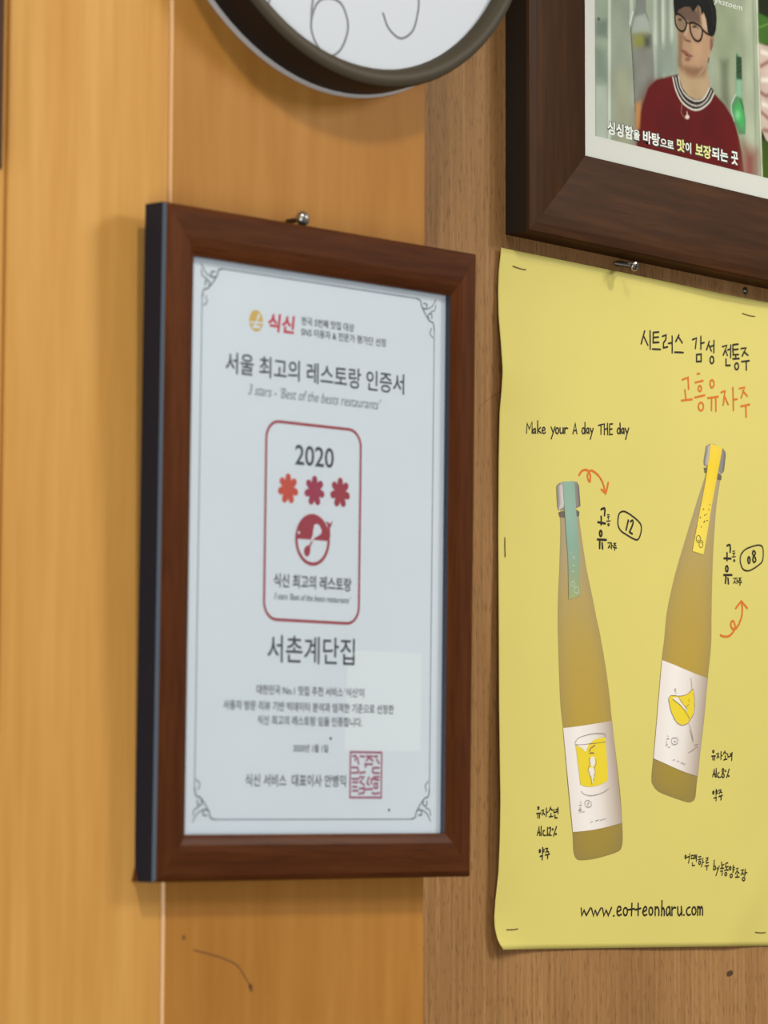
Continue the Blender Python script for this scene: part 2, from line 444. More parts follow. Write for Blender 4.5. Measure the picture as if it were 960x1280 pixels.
DATA['tag08']=[('S',1.1,[(217.69,164.18),(220.34,163.44),(221.12,164.74),(220.91,168.03)]),('L',1.1,[(217.63,168.82),(217.57,173.73)]),('L',1.1,[(214.5,172.58),(221.56,172.24)]),('C',1.1,[(218.48,179.0),(218.35,179.77),(218.0,180.4),(217.5,180.77),(216.95,180.81),(216.46,180.5),(216.12,179.92),(216.01,179.17),(216.14,178.41),(216.49,177.78),(216.99,177.41),(217.54,177.37),(218.03,177.67),(218.37,178.25)]),('L',1.1,[(214.11,183.33),(222.32,182.77)]),('L',1.1,[(216.4,183.34),(215.63,188.56)]),('L',1.1,[(218.32,185.11),(218.72,188.62)]),('L',0.6,[(223.66,167.4),(225.61,167.04)]),('L',0.6,[(223.64,168.65),(225.86,168.33)]),('L',0.6,[(224.71,168.58),(224.51,169.85)]),('L',0.6,[(222.9,171.05),(226.19,170.66)]),('C',0.6,[(225.62,173.26),(225.55,173.53),(225.35,173.75),(225.06,173.89),(224.75,173.91),(224.47,173.82),(224.27,173.62),(224.2,173.36),(224.28,173.1),(224.48,172.88),(224.76,172.74),(225.08,172.72),(225.36,172.81),(225.56,173.01)]),('L',0.6,[(223.89,184.9),(226.28,184.58),(224.03,188.0)]),('L',0.6,[(225.11,186.29),(225.98,187.76)]),('L',0.6,[(227.44,184.23),(227.57,188.04)]),('L',0.6,[(227.59,186.4),(228.92,186.15)]),('L',0.6,[(229.57,184.36),(231.88,184.09)]),('L',0.6,[(230.72,184.28),(229.81,186.25)]),('L',0.6,[(230.71,185.1),(231.86,186.12)]),('L',0.6,[(229.18,187.11),(232.47,187.0)]),('L',0.6,[(230.69,187.12),(230.66,188.93)]),('C',0.8,[(232.7,168.27),(236.76,165.24),(243.95,162.78),(251.16,161.31),(255.21,162.23),(256.06,166.03),(255.09,171.07),(251.89,173.77),(244.65,177.3),(238.81,178.97),(233.92,178.04),(231.47,174.38),(231.33,171.11)]),('C',1.0,[(241.59,171.75),(241.46,172.66),(241.13,173.41),(240.66,173.85),(240.14,173.88),(239.68,173.51),(239.36,172.81),(239.26,171.91),(239.39,171.0),(239.72,170.25),(240.19,169.81),(240.71,169.78),(241.17,170.15),(241.49,170.85)]),('C',1.0,[(245.71,165.41),(247.49,166.65),(246.57,168.09),(245.21,169.29),(244.55,171.54),(246.06,172.92),(247.78,171.58),(247.0,169.71),(245.22,168.19),(244.34,166.88)])]
DATA['caption12']=[('C',0.68,[(32.88,336.01),(32.81,336.32),(32.6,336.58),(32.31,336.72),(31.98,336.73),(31.69,336.6),(31.49,336.35),(31.41,336.04),(31.49,335.73),(31.69,335.47),(31.99,335.33),(32.31,335.32),(32.61,335.46),(32.81,335.7)]),('L',0.68,[(30.44,339.29),(34.57,339.03)]),('L',0.68,[(31.82,339.38),(31.58,341.86)]),('L',0.68,[(33.42,339.29),(33.19,341.93)]),('L',0.68,[(35.27,337.46),(37.34,337.12),(35.72,340.15)]),('L',0.68,[(36.64,338.63),(38.25,339.86)]),('L',0.68,[(40.01,335.87),(39.77,340.97)]),('L',0.68,[(39.87,338.51),(41.48,338.24)]),('L',0.68,[(44.03,335.19),(42.64,337.47)]),('L',0.68,[(43.94,336.09),(45.65,337.11)]),('L',0.68,[(44.25,339.09),(44.25,340.59)]),('L',0.68,[(42.63,341.07),(45.96,340.71)]),('L',0.68,[(47.04,336.48),(47.27,338.43),(49.12,338.1)]),('L',0.68,[(49.13,336.59),(50.52,336.42)]),('L',0.68,[(49.12,337.95),(50.61,337.71)]),('L',0.68,[(50.99,335.35),(50.88,338.97)]),('L',0.68,[(47.96,339.92),(48.09,341.72),(50.27,341.44)]),('L',0.68,[(30.87,352.33),(32.72,347.07),(33.39,352.44)]),('L',0.68,[(31.56,350.67),(33.4,350.5)]),('L',0.68,[(34.88,346.89),(34.68,352.42)]),('S',0.68,[(38.0,349.38),(36.84,349.7),(36.61,351.8),(37.99,352.38)]),('L',0.68,[(38.91,352.21),(39.37,352.18)]),('L',0.68,[(40.86,347.39),(40.75,352.34)]),('S',0.68,[(42.15,347.82),(43.54,347.5),(43.76,349.0),(41.91,352.02)]),('L',0.68,[(41.91,352.02),(44.45,352.13)]),('C',0.5,[(46.26,348.51),(46.22,348.72),(46.1,348.89),(45.94,348.98),(45.75,348.98),(45.58,348.89),(45.47,348.73),(45.43,348.52),(45.47,348.31),(45.59,348.14),(45.75,348.05),(45.94,348.05),(46.11,348.14),(46.22,348.3)]),('L',0.68,[(49.46,346.81),(46.53,352.56)]),('C',0.5,[(49.31,351.32),(49.26,351.5),(49.13,351.65),(48.95,351.73),(48.74,351.73),(48.56,351.65),(48.43,351.51),(48.38,351.33),(48.43,351.15),(48.56,351.0),(48.74,350.91),(48.95,350.91),(49.14,350.99),(49.26,351.13)]),('C',0.68,[(33.97,361.69),(33.91,362.05),(33.74,362.34),(33.5,362.51),(33.24,362.51),(33.0,362.35),(32.83,362.06),(32.77,361.7),(32.83,361.34),(33.0,361.04),(33.24,360.88),(33.5,360.88),(33.74,361.04),(33.91,361.32)]),('L',0.68,[(36.13,359.57),(35.98,363.46)]),('L',0.68,[(36.13,360.92),(37.51,360.6)]),('L',0.68,[(36.12,362.11),(37.5,361.8)]),('L',0.68,[(33.59,364.82),(35.89,364.5),(35.65,366.89)]),('L',0.68,[(38.89,360.14),(40.96,359.97),(39.11,362.53)]),('L',0.68,[(40.04,361.32),(41.88,362.35)]),('L',0.68,[(38.65,364.03),(42.57,363.39)]),('L',0.68,[(40.95,363.85),(40.71,366.1)])]
DATA['caption08']=[('C',0.68,[(203.11,296.83),(203.04,297.14),(202.84,297.38),(202.55,297.53),(202.23,297.54),(201.94,297.41),(201.74,297.18),(201.67,296.87),(201.75,296.57),(201.95,296.32),(202.24,296.18),(202.56,296.17),(202.85,296.29),(203.05,296.53)]),('L',0.68,[(200.56,299.92),(204.42,299.49)]),('L',0.68,[(201.95,299.88),(201.82,302.11)]),('L',0.68,[(203.65,299.67),(203.46,302.38)]),('L',0.68,[(205.73,298.18),(207.8,297.8),(206.06,300.87)]),('L',0.68,[(207.01,299.09),(208.28,300.49)]),('L',0.68,[(210.24,296.61),(210.08,301.55)]),('L',0.68,[(210.21,299.31),(211.56,299.05)]),('L',0.68,[(214.29,296.16),(212.71,298.12)]),('L',0.68,[(214.17,296.96),(215.72,297.87)]),('L',0.68,[(214.51,299.18),(214.64,301.09)]),('L',0.68,[(212.92,301.88),(216.3,301.2)]),('L',0.68,[(216.97,297.83),(217.36,299.89),(219.7,299.34)]),('L',0.68,[(219.46,297.91),(221.03,297.71)]),('L',0.68,[(219.71,299.02),(221.12,298.76)]),('L',0.68,[(221.56,296.89),(221.08,301.86)]),('L',0.68,[(201.44,312.74),(203.2,307.94),(204.02,312.84)]),('L',0.68,[(201.98,311.3),(203.88,311.09)]),('L',0.68,[(205.26,307.56),(205.04,312.97)]),('S',0.68,[(208.17,310.03),(206.88,310.7),(206.6,312.61),(208.4,313.13)]),('L',0.68,[(209.43,312.85),(209.95,312.81)]),('S',0.68,[(212.08,307.38),(213.0,308.3),(212.05,309.92),(211.0,311.54),(211.5,312.96),(212.79,312.92),(213.33,311.64),(212.05,309.92),(211.14,308.36),(212.08,307.38)]),('C',0.5,[(215.07,308.88),(215.03,309.07),(214.91,309.21),(214.74,309.3),(214.56,309.3),(214.39,309.23),(214.28,309.09),(214.24,308.91),(214.28,308.73),(214.4,308.58),(214.57,308.5),(214.75,308.49),(214.92,308.57),(215.03,308.71)]),('L',0.68,[(218.46,307.52),(215.9,313.0)]),('C',0.5,[(218.41,311.98),(218.36,312.16),(218.25,312.31),(218.08,312.39),(217.89,312.4),(217.73,312.32),(217.61,312.18),(217.58,312.0),(217.62,311.82),(217.74,311.68),(217.9,311.59),(218.09,311.59),(218.25,311.66),(218.37,311.8)]),('C',0.68,[(202.77,322.85),(202.7,323.24),(202.51,323.55),(202.24,323.73),(201.94,323.74),(201.68,323.57),(201.5,323.27),(201.43,322.88),(201.51,322.5),(201.69,322.18),(201.96,322.01),(202.26,322.0),(202.53,322.17),(202.71,322.47)]),('L',0.68,[(204.96,320.74),(204.81,324.39)]),('L',0.68,[(204.94,322.17),(206.49,321.82)]),('L',0.68,[(204.93,323.28),(206.32,323.03)]),('L',0.68,[(202.58,326.34),(205.05,325.81),(204.77,327.88)]),('L',0.68,[(207.79,321.31),(210.11,320.94),(208.02,323.37)]),('L',0.68,[(209.07,322.07),(210.77,322.67)]),('L',0.68,[(207.74,325.28),(211.37,324.4)]),('L',0.68,[(210.07,324.91),(209.78,327.3)])]
DATA['brewer']=[('C',0.62,[(173.35,363.87),(173.28,364.33),(173.09,364.69),(172.82,364.9),(172.52,364.9),(172.26,364.7),(172.07,364.34),(172.01,363.89),(172.08,363.43),(172.27,363.07),(172.54,362.87),(172.84,362.86),(173.11,363.06),(173.29,363.42)]),('L',0.62,[(174.11,364.13),(176.21,363.59)]),('L',0.62,[(177.07,361.91),(175.75,367.66)]),('L',0.62,[(178.58,362.94),(178.56,364.87),(180.83,364.69)]),('L',0.62,[(178.58,362.94),(180.43,362.76)]),('L',0.62,[(181.27,362.91),(181.09,364.69),(183.11,364.46)]),('L',0.62,[(181.27,362.91),(182.96,362.58)]),('L',0.62,[(182.53,363.52),(184.05,363.41)]),('L',0.62,[(184.23,362.36),(183.77,366.65)]),('L',0.62,[(179.54,367.47),(179.52,369.19),(182.05,369.01)]),('L',0.62,[(186.17,363.75),(188.46,363.47)]),('L',0.62,[(185.64,365.48),(188.86,365.03)]),('C',0.62,[(188.07,367.4),(187.98,367.85),(187.72,368.22),(187.34,368.42),(186.93,368.43),(186.55,368.23),(186.3,367.87),(186.21,367.41),(186.31,366.96),(186.57,366.59),(186.95,366.39),(187.36,366.38),(187.73,366.58),(187.99,366.94)]),('L',0.62,[(190.73,364.49),(189.06,370.0)]),('L',0.62,[(189.94,367.22),(191.39,367.0)]),('L',0.62,[(193.96,364.57),(195.92,364.18),(195.66,365.39),(193.95,366.04),(193.93,367.5),(196.32,367.17)]),('L',0.62,[(192.64,369.3),(196.72,369.05)]),('L',0.62,[(194.76,369.28),(194.57,371.8)]),('L',0.62,[(202.48,365.7),(201.56,371.75)]),('C',0.62,[(203.8,370.42),(203.69,370.92),(203.4,371.33),(202.98,371.55),(202.53,371.56),(202.12,371.34),(201.84,370.94),(201.74,370.43),(201.85,369.93),(202.14,369.53),(202.55,369.3),(203.01,369.3),(203.42,369.52),(203.7,369.92)]),('L',0.62,[(205.17,370.41),(206.26,371.72)]),('L',0.62,[(207.58,369.18),(204.08,375.31)]),('L',0.62,[(210.01,366.68),(210.16,368.79),(212.49,368.25)]),('L',0.62,[(210.42,368.95),(210.4,370.63)]),('L',0.62,[(208.85,370.75),(212.29,370.62)]),('L',0.62,[(208.83,372.49),(210.98,372.32),(210.35,375.11)]),('L',0.62,[(214.48,367.44),(216.64,367.16)]),('L',0.62,[(214.48,367.44),(214.28,369.81),(217.04,369.53)]),('L',0.62,[(215.31,369.81),(215.29,371.65)]),('L',0.62,[(213.14,371.93),(217.02,371.64)]),('C',0.62,[(215.43,374.29),(215.33,374.75),(215.03,375.12),(214.62,375.32),(214.16,375.33),(213.74,375.13),(213.46,374.76),(213.37,374.3),(213.47,373.84),(213.76,373.48),(214.18,373.27),(214.64,373.27),(215.05,373.47),(215.34,373.83)]),('C',0.62,[(219.88,370.56),(219.79,371.02),(219.55,371.39),(219.2,371.6),(218.81,371.6),(218.47,371.4),(218.23,371.03),(218.15,370.58),(218.24,370.12),(218.49,369.75),(218.84,369.54),(219.22,369.54),(219.57,369.74),(219.8,370.11)]),('L',0.62,[(222.24,368.7),(221.75,373.19)]),('L',0.62,[(222.22,370.28),(223.53,370.01)]),('L',0.62,[(222.03,371.61),(223.25,371.49)]),('C',0.62,[(221.21,375.31),(221.08,375.77),(220.74,376.14),(220.25,376.35),(219.72,376.35),(219.23,376.15),(218.9,375.78),(218.79,375.33),(218.91,374.87),(219.25,374.5),(219.74,374.29),(220.28,374.29),(220.76,374.49),(221.09,374.85)]),('L',0.62,[(225.25,370.79),(227.25,370.51),(224.34,373.97)]),('L',0.62,[(226.1,372.37),(228.08,373.68)]),('L',0.62,[(226.08,374.23),(226.05,375.92)]),('L',0.62,[(224.05,376.25),(228.05,376.07)]),('L',0.62,[(230.02,371.82),(232.64,371.43),(229.98,374.73)]),('L',0.62,[(231.31,373.13),(232.42,374.45)]),('L',0.62,[(234.39,370.99),(233.63,375.35)]),('L',0.62,[(234.01,373.38),(235.93,373.37)]),('C',0.62,[(233.61,377.36),(233.48,377.82),(233.14,378.19),(232.64,378.4),(232.1,378.4),(231.61,378.2),(231.28,377.83),(231.17,377.38),(231.29,376.91),(231.64,376.54),(232.13,376.34),(232.67,376.33),(233.16,376.54),(233.49,376.9)])]
DATA['website']=[('L',0.88,[(72.2,395.85),(72.72,400.38),(74.87,396.97),(77.12,400.13),(80.89,395.6)]),('L',0.88,[(81.96,395.86),(83.68,400.4),(85.44,396.98),(87.17,400.15),(90.84,395.61)]),('L',0.88,[(92.32,395.87),(93.51,400.43),(95.69,396.99),(97.7,400.18),(100.85,395.45)]),('L',0.88,[(102.59,400.45),(103.13,400.45)]),('S',0.88,[(106.28,398.04),(109.42,396.75),(109.02,395.02),(106.98,395.19),(105.87,398.04),(107.22,400.2),(109.95,399.6)]),('C',0.88,[(115.71,397.88),(115.51,398.9),(114.97,399.71),(114.2,400.16),(113.35,400.16),(112.58,399.7),(112.06,398.89),(111.87,397.88),(112.07,396.86),(112.61,396.05),(113.38,395.6),(114.23,395.6),(115.0,396.05),(115.53,396.87)]),('L',0.88,[(120.0,392.86),(119.54,400.23)]),('L',0.88,[(116.54,396.76),(122.32,396.16)]),('L',0.88,[(125.93,392.86),(125.87,400.24)]),('L',0.88,[(123.14,396.77),(128.25,395.9)]),('S',0.88,[(130.73,398.08),(133.79,396.78),(133.39,395.03),(131.72,395.3),(130.31,398.08),(131.68,400.26),(134.05,399.65)]),('C',0.88,[(139.76,397.66),(139.58,398.68),(139.07,399.5),(138.34,399.95),(137.53,399.95),(136.81,399.49),(136.32,398.67),(136.14,397.65),(136.33,396.63),(136.84,395.81),(137.57,395.36),(138.37,395.36),(139.1,395.81),(139.59,396.64)]),('L',0.88,[(142.15,395.04),(142.11,400.28)]),('S',0.88,[(142.14,396.79),(143.97,395.04),(145.63,396.79),(145.6,400.29)]),('L',0.88,[(148.76,391.28),(148.4,400.3)]),('S',0.88,[(148.43,397.23),(149.85,395.66),(150.96,397.24),(150.93,400.3)]),('S',0.88,[(156.18,395.05),(154.06,395.49),(152.91,398.12),(154.02,400.31),(156.15,398.12),(156.32,395.05),(156.84,400.32)]),('L',0.88,[(158.57,395.05),(158.53,400.32)]),('S',0.88,[(158.56,396.81),(160.83,395.31),(162.1,395.67)]),('S',0.88,[(164.23,395.05),(164.48,399.01),(166.02,400.34),(167.89,398.14),(167.92,394.88),(168.44,400.17)]),('L',0.88,[(170.28,400.08),(170.85,400.08)]),('S',0.88,[(176.74,395.24),(174.17,395.94),(173.15,398.15),(174.55,400.09),(177.13,399.74)]),('C',0.88,[(182.73,397.54),(182.52,398.58),(181.95,399.41),(181.14,399.87),(180.25,399.87),(179.45,399.41),(178.91,398.57),(178.72,397.54),(178.93,396.5),(179.49,395.67),(180.3,395.21),(181.19,395.21),(181.99,395.67),(182.54,396.51)]),('L',0.88,[(184.62,394.89),(184.56,400.2)]),('S',0.88,[(184.6,396.39),(186.06,394.89),(187.04,396.84),(187.01,399.94)]),('S',0.88,[(187.05,396.4),(188.64,394.89),(189.63,396.84),(189.59,400.22)])]
DATA['b12']={'left': [(52.52,158.94),(52.78,170.44),(52.11,190.55),(51.08,207.22),(50.87,223.81),(51.22,232.79),(52.2,252.43),(53.62,272.75),(55.96,287.21),(61.27,328.69),(64.56,349.74),(65.27,360.99),(67.12,365.17),(70.05,366.73)],'right': [(70.2,156.64),(72.43,167.47),(77.37,187.82),(83.09,205.19),(87.91,220.68),(90.17,226.96),(96.2,249.33),(99.94,268.39),(101.79,281.61),(108.88,322.23),(111.07,343.81),(111.46,354.1),(109.8,359.76),(105.55,361.67)],'base': [(70.05,366.73),(77.66,366.57),(85.63,365.72),(92.49,364.58),(99.39,363.2),(105.55,361.67)],'cap': [(48.68,139.98),(50.71,138.24),(55.45,136.94),(64.67,135.84),(68.46,136.0),(69.98,136.76),(71.67,150.74),(69.15,152.19),(55.54,154.28),(51.03,154.8),(49.76,154.02)],'ring': [(50.87,156.13),(53.28,155.2),(68.39,153.23),(70.67,154.28),(70.35,156.78),(67.61,157.59),(54.77,159.01),(51.77,158.76)],'ribbon_l': [(54.4,136.93),(56.73,158.16),(58.11,171.02),(59.72,184.63),(60.61,208.82)],'ribbon_r': [(65.35,135.73),(67.62,157.0),(69.08,169.69),(70.54,182.88),(71.58,205.92)],'label_t': [(55.81,287.21),(65.57,286.18),(76.91,284.69),(88.34,283.1),(101.72,281.02)],'label_b': [(64.71,349.89),(74.35,349.21),(84.96,348.13),(97.18,346.23),(111.07,343.56)]}
DATA['b08']={'left': [(197.02,119.0),(187.92,137.28),(176.05,162.86),(165.19,187.04),(157.01,210.8),(153.97,228.42),(151.14,241.15),(146.09,272.95),(141.33,302.96),(139.41,315.79),(141.19,319.97),(145.92,323.34)],'right': [(211.96,120.57),(207.25,139.08),(203.98,164.1),(202.31,187.35),(201.39,210.49),(200.78,228.94),(197.25,250.56),(192.84,278.71),(185.95,312.83),(183.87,324.48),(182.54,327.78),(178.47,329.53)],'base': [(145.92,323.34),(153.61,325.46),(162.38,327.26),(169.6,328.71),(174.75,329.46),(178.47,329.53)],'cap': [(197.38,100.68),(198.89,99.61),(203.04,99.21),(208.03,99.67),(213.78,101.04),(216.77,102.74),(217.59,105.0),(215.01,117.7),(211.99,118.23),(202.86,115.94),(195.41,114.55),(194.11,113.12)],'ring': [(194.58,115.66),(197.89,115.36),(208.66,117.75),(212.82,119.2),(212.36,122.09),(209.44,122.34),(199.49,119.86),(195.37,118.68)],'ribbon_l': [(201.54,99.35),(196.15,122.99),(190.59,141.48),(186.33,156.19),(182.26,170.21)],'ribbon_r': [(213.78,101.04),(207.8,120.42),(202.01,139.51),(197.7,155.82),(193.32,171.66)],'label_t': [(151.14,241.15),(161.54,243.14),(172.81,245.62),(183.35,247.9),(197.25,250.56)],'label_b': [(141.49,303.05),(152.18,305.73),(162.55,308.34),(172.99,310.81),(186.11,313.13)]}
DATA['glass12']=[(67.38,297.66),(69.52,308.61),(71.82,321.07),(76.24,322.1),(81.57,322.16),(88.12,321.24),(93.5,319.58),(97.41,317.76),(96.57,306.3),(94.98,291.59),(88.87,292.3),(84.09,293.49),(82.3,294.89),(78.14,296.55),(73.4,297.28)]
DATA['fig12']=[[(85.57,306.62),(85.06,308.54),(83.75,309.75),(82.13,309.8),(80.83,308.66),(80.34,306.77),(80.85,304.85),(82.16,303.63),(83.78,303.59),(85.08,304.72)],[(85.13,312.93),(84.53,314.62),(82.97,315.7),(81.07,315.75),(79.53,314.76),(78.95,313.09),(79.54,311.4),(81.09,310.32),(83.0,310.26),(84.54,311.26)],[(81.61,315.5),(85.17,315.4),(83.37,318.12),(82.47,320.43)],[(67.8,297.46),(73.4,296.89),(79.33,296.32),(77.53,299.24),(76.34,301.18),(73.39,298.99)]]
DATA['lines12']=[('S',0.28,[(66.92,295.02),(70.47,292.54),(78.17,290.52),(86.5,289.39),(94.27,289.51),(94.98,291.59)]),('S',0.28,[(66.92,296.92),(73.4,296.7),(80.51,295.9),(88.85,295.05),(94.84,294.28)]),('S',0.28,[(67.5,297.47),(66.92,295.02)]),('S',0.28,[(72.39,324.85),(75.04,326.68),(80.95,327.5),(88.69,326.38),(94.67,324.52),(97.98,322.72)]),('S',0.6,[(80.19,300.68),(81.09,298.74),(84.97,296.78)]),('S',0.7,[(80.19,301.82),(82.27,301.37),(84.05,301.7)]),('S',0.28,[(79.88,304.5),(80.45,308.29),(78.66,311.39),(80.42,314.77),(82.47,320.62)]),('S',0.28,[(85.82,305.08),(86.1,308.13),(84.6,310.46),(85.18,313.5),(83.37,318.12)]),('L',0.3,[(71.66,330.89),(71.95,332.4)]),('L',0.3,[(70.17,333.69),(72.82,333.41)]),('C',0.3,[(75.49,331.76),(77.86,330.38),(80.82,331.27),(81.87,333.15),(79.91,334.52),(76.95,334.2)]),('S',0.3,[(77.85,332.28),(79.04,331.88),(79.03,332.82),(77.84,333.61)]),('C',0.3,[(71.81,335.44),(71.77,335.57),(71.64,335.68),(71.45,335.74),(71.24,335.74),(71.05,335.69),(70.92,335.58),(70.87,335.45),(70.92,335.32),(71.05,335.21),(71.24,335.15),(71.45,335.15),(71.64,335.2),(71.77,335.3)]),('L',0.3,[(69.69,336.5),(72.81,336.29)]),('L',0.3,[(70.75,336.59),(70.86,337.92)]),('L',0.3,[(71.93,336.57),(71.92,337.9)]),('L',0.3,[(73.4,337.49),(75.17,337.27)]),('L',0.3,[(81.05,343.61),(82.83,343.2)]),('L',0.3,[(85.51,342.78),(88.49,342.08)]),('L',0.3,[(89.97,342.43),(92.67,341.51)]),('L',0.3,[(93.56,341.61),(95.06,341.28)])]
DATA['glass08']=[(157.02,265.63),(158.07,263.86),(160.14,262.91),(166.71,263.06),(172.96,262.36),(177.85,260.41),(181.37,258.08),(182.72,262.37),(183.01,268.45),(181.91,273.71),(179.08,276.86),(176.27,279.57),(171.39,281.27),(166.54,280.58),(162.43,277.5),(159.03,272.45)]
DATA['fig08']=[[(160.47,264.53),(166.7,263.71),(170.13,267.03),(176.35,271.33),(174.95,272.34),(168.04,268.41)]]
DATA['lines08']=[('C',0.3,[(157.02,265.63),(158.07,263.86),(160.14,262.91),(166.71,263.06),(172.96,262.36),(177.85,260.41),(181.37,258.08),(182.72,262.37),(183.01,268.45),(181.91,273.71),(179.08,276.86),(176.27,279.57),(171.39,281.27),(166.54,280.58),(162.43,277.5),(159.03,272.45)]),('S',0.3,[(179.34,250.99),(180.15,254.22),(180.53,257.68)]),('S',0.3,[(176.96,279.98),(179.01,283.81),(181.05,289.81)]),('S',0.3,[(161.16,265.46),(168.04,268.41),(172.87,271.9),(176.31,275.23),(177.69,277.13)]),('S',0.3,[(166.7,263.71),(170.13,267.03),(175.65,271.36)]),('L',0.3,[(177.46,264.34),(177.3,266.3)]),('C',0.3,[(164.32,259.05),(164.25,259.28),(164.06,259.47),(163.78,259.58),(163.47,259.59),(163.2,259.5),(163.01,259.33),(162.94,259.11),(163.01,258.88),(163.2,258.69),(163.48,258.58),(163.79,258.57),(164.07,258.65),(164.26,258.83)]),('L',0.3,[(163.62,259.73),(164.64,261.85)]),('S',0.3,[(172.89,269.73),(174.98,269.21),(177.08,267.83)]),('S',0.3,[(177.84,284.06),(179.83,287.78),(181.15,291.52)]),('S',0.3,[(176.35,298.4),(180.42,296.8),(185.53,294.12)]),('S',0.3,[(182.48,293.37),(185.88,292.84)]),('L',0.3,[(155.33,288.0),(155.65,289.24)]),('L',0.3,[(154.18,290.54),(156.98,290.24)]),('L',0.3,[(153.96,292.01),(154.41,294.5)]),('L',0.3,[(153.48,294.32),(155.28,294.05)]),('L',0.3,[(155.6,295.5),(157.59,295.65)]),('C',0.3,[(159.31,290.58),(161.32,289.59),(165.0,289.63),(165.65,291.41),(164.63,293.12),(160.95,293.66),(159.29,292.67)]),('S',0.3,[(161.3,291.97),(162.97,291.5),(162.97,292.34)]),('L',0.3,[(160.53,303.28),(162.2,303.52)]),('L',0.3,[(164.54,303.79),(166.54,304.35)]),('L',0.3,[(168.21,304.72),(172.77,305.85)])]
DATA['dots12']=[('C',0.35,[(65.85,198.89),(65.66,199.53),(65.13,200.07),(64.37,200.41),(63.53,200.46),(62.78,200.23),(62.25,199.76),(62.07,199.14),(62.26,198.49),(62.78,197.95),(63.54,197.62),(64.38,197.57),(65.14,197.8),(65.66,198.27)]),('C',0.35,[(69.73,202.47),(69.51,203.28),(68.88,203.96),(67.98,204.38),(66.98,204.44),(66.08,204.14),(65.46,203.54),(65.24,202.76),(65.47,201.95),(66.09,201.27),(66.99,200.85),(67.99,200.79),(68.89,201.08),(69.52,201.69)]),('L',0.35,[(61.97,179.41),(62.08,180.55)]),('S',0.35,[(63.73,182.74),(65.21,182.25),(65.79,183.74)]),('L',0.35,[(67.56,185.34),(67.73,185.72)]),('L',0.35,[(64.0,187.51),(66.07,187.56)]),('L',0.35,[(63.1,191.6),(64.87,191.29)]),('L',0.35,[(66.82,178.48),(67.05,178.58)])]
DATA['dots08']=[('C',0.35,[(190.39,161.78),(190.16,162.77),(189.56,163.6),(188.69,164.09),(187.73,164.17),(186.87,163.8),(186.28,163.06),(186.07,162.1),(186.3,161.11),(186.9,160.29),(187.77,159.79),(188.73,159.72),(189.59,160.08),(190.18,160.82)]),('C',0.35,[(192.7,164.97),(192.49,165.96),(191.93,166.79),(191.13,167.28),(190.25,167.34),(189.46,166.97),(188.92,166.23),(188.73,165.27),(188.94,164.28),(189.5,163.46),(190.29,162.96),(191.18,162.9),(191.97,163.27),(192.51,164.01)]),('L',0.35,[(199.84,138.86),(200.2,138.95)]),('L',0.35,[(193.29,142.44),(193.65,142.53)]),('L',0.35,[(198.72,142.23),(199.08,142.31)]),('L',0.35,[(195.97,145.6),(196.33,145.69)]),('L',0.35,[(194.34,146.3),(194.7,146.38)]),('L',0.35,[(190.17,147.98),(190.53,148.07)]),('L',0.35,[(196.83,149.48),(197.19,149.56)]),('L',0.35,[(193.57,150.86),(193.93,150.94)]),('L',0.35,[(191.01,153.98),(191.37,154.07)]),('L',0.35,[(194.3,150.01),(194.66,150.1)]),('L',0.35,[(188.22,162.84),(188.58,162.92)]),('L',0.35,[(190.36,164.25),(190.72,164.33)])]
DATA['cert']={'opening': [(-93.81,143.39),(96.1,145.0),(-93.91,-146.08),(96.03,-145.65),(-4.0,144.2)],'paper': [(-90.55,143.89),(94.79,144.29),(-90.67,-145.37),(94.36,-144.86)],'logo': (-46.49,116.44),'logor': (5.88,5.77),'brand': (-38.0,111.92,-18.53,121.62),'l1': (-13.74,118.41,25.4,121.23),'l2': (-13.92,112.87,49.57,115.47),'title': (-67.6,89.29,64.17,97.11),'sub': (-51.49,80.07,46.43,81.76),'box': [(-38.34,65.4),(31.62,66.53),(-37.77,-36.56),(31.38,-35.3)],'year': (-17.05,44.75,11.41,54.79),'f': [(-21.84,31.62),(-2.56,31.78),(16.4,32.06)],'fr': (7.33,7.87),'emb': (-3.56,6.24),'er': (13.17,13.82),'t2': (-31.36,-18.72,25.68,-13.09),'s2': (-31.17,-24.83,25.19,-23.16),'shop': (-35.11,-58.08,28.77,-44.04),'b1': (-42.39,-74.0,36.15,-70.53),'b2': (-65.66,-82.36,58.94,-78.69),'b3': (-41.47,-89.6,35.03,-85.87),'date': (-15.58,-103.7,9.93,-99.75),'sig': (-49.41,-121.29,23.3,-115.62),'seal': (26.56,-127.04,50.08,-103.33),'pale': [(23.83,-49.85),(80.1,-49.68),(79.06,-102.68),(20.37,-100.49)],'dots': [(11.57,-96.46),(56.11,-133.55)],'rule': [(-64.01,141.37),(88.14,121.8),(52.52,-137.89),(-77.68,-139.03),(86.35,-117.54),(-87.76,-128.67)]}
DATA['emb_fork']=[(-1.01,14.68),(0.96,14.24),(2.97,11.58),(2.6,9.9),(0.28,8.38),(-2.05,7.42),(-3.96,5.65),(-4.99,6.15),(-3.63,8.43),(-3.29,11.22),(-2.56,14.03)]
DATA['emb_spoon']=[(-7.04,3.27),(-5.47,2.8),(-4.89,0.9),(-5.62,-1.62),(-7.31,-2.82),(-9.03,-2.08),(-9.85,-0.19),(-9.11,2.05)]
DATA['emb_tail']=[(5.62,16.46),(7.99,16.04),(9.19,15.28),(11.12,17.34),(10.38,14.79),(9.23,13.06),(9.55,8.07),(7.72,9.08),(4.93,11.7),(7.65,12.96),(7.23,14.88)]
DATA['emb_handle']=[(-6.64,2.74),(-4.73,5.05),(-3.97,5.93),(-3.34,5.41),(-5.23,2.26)]
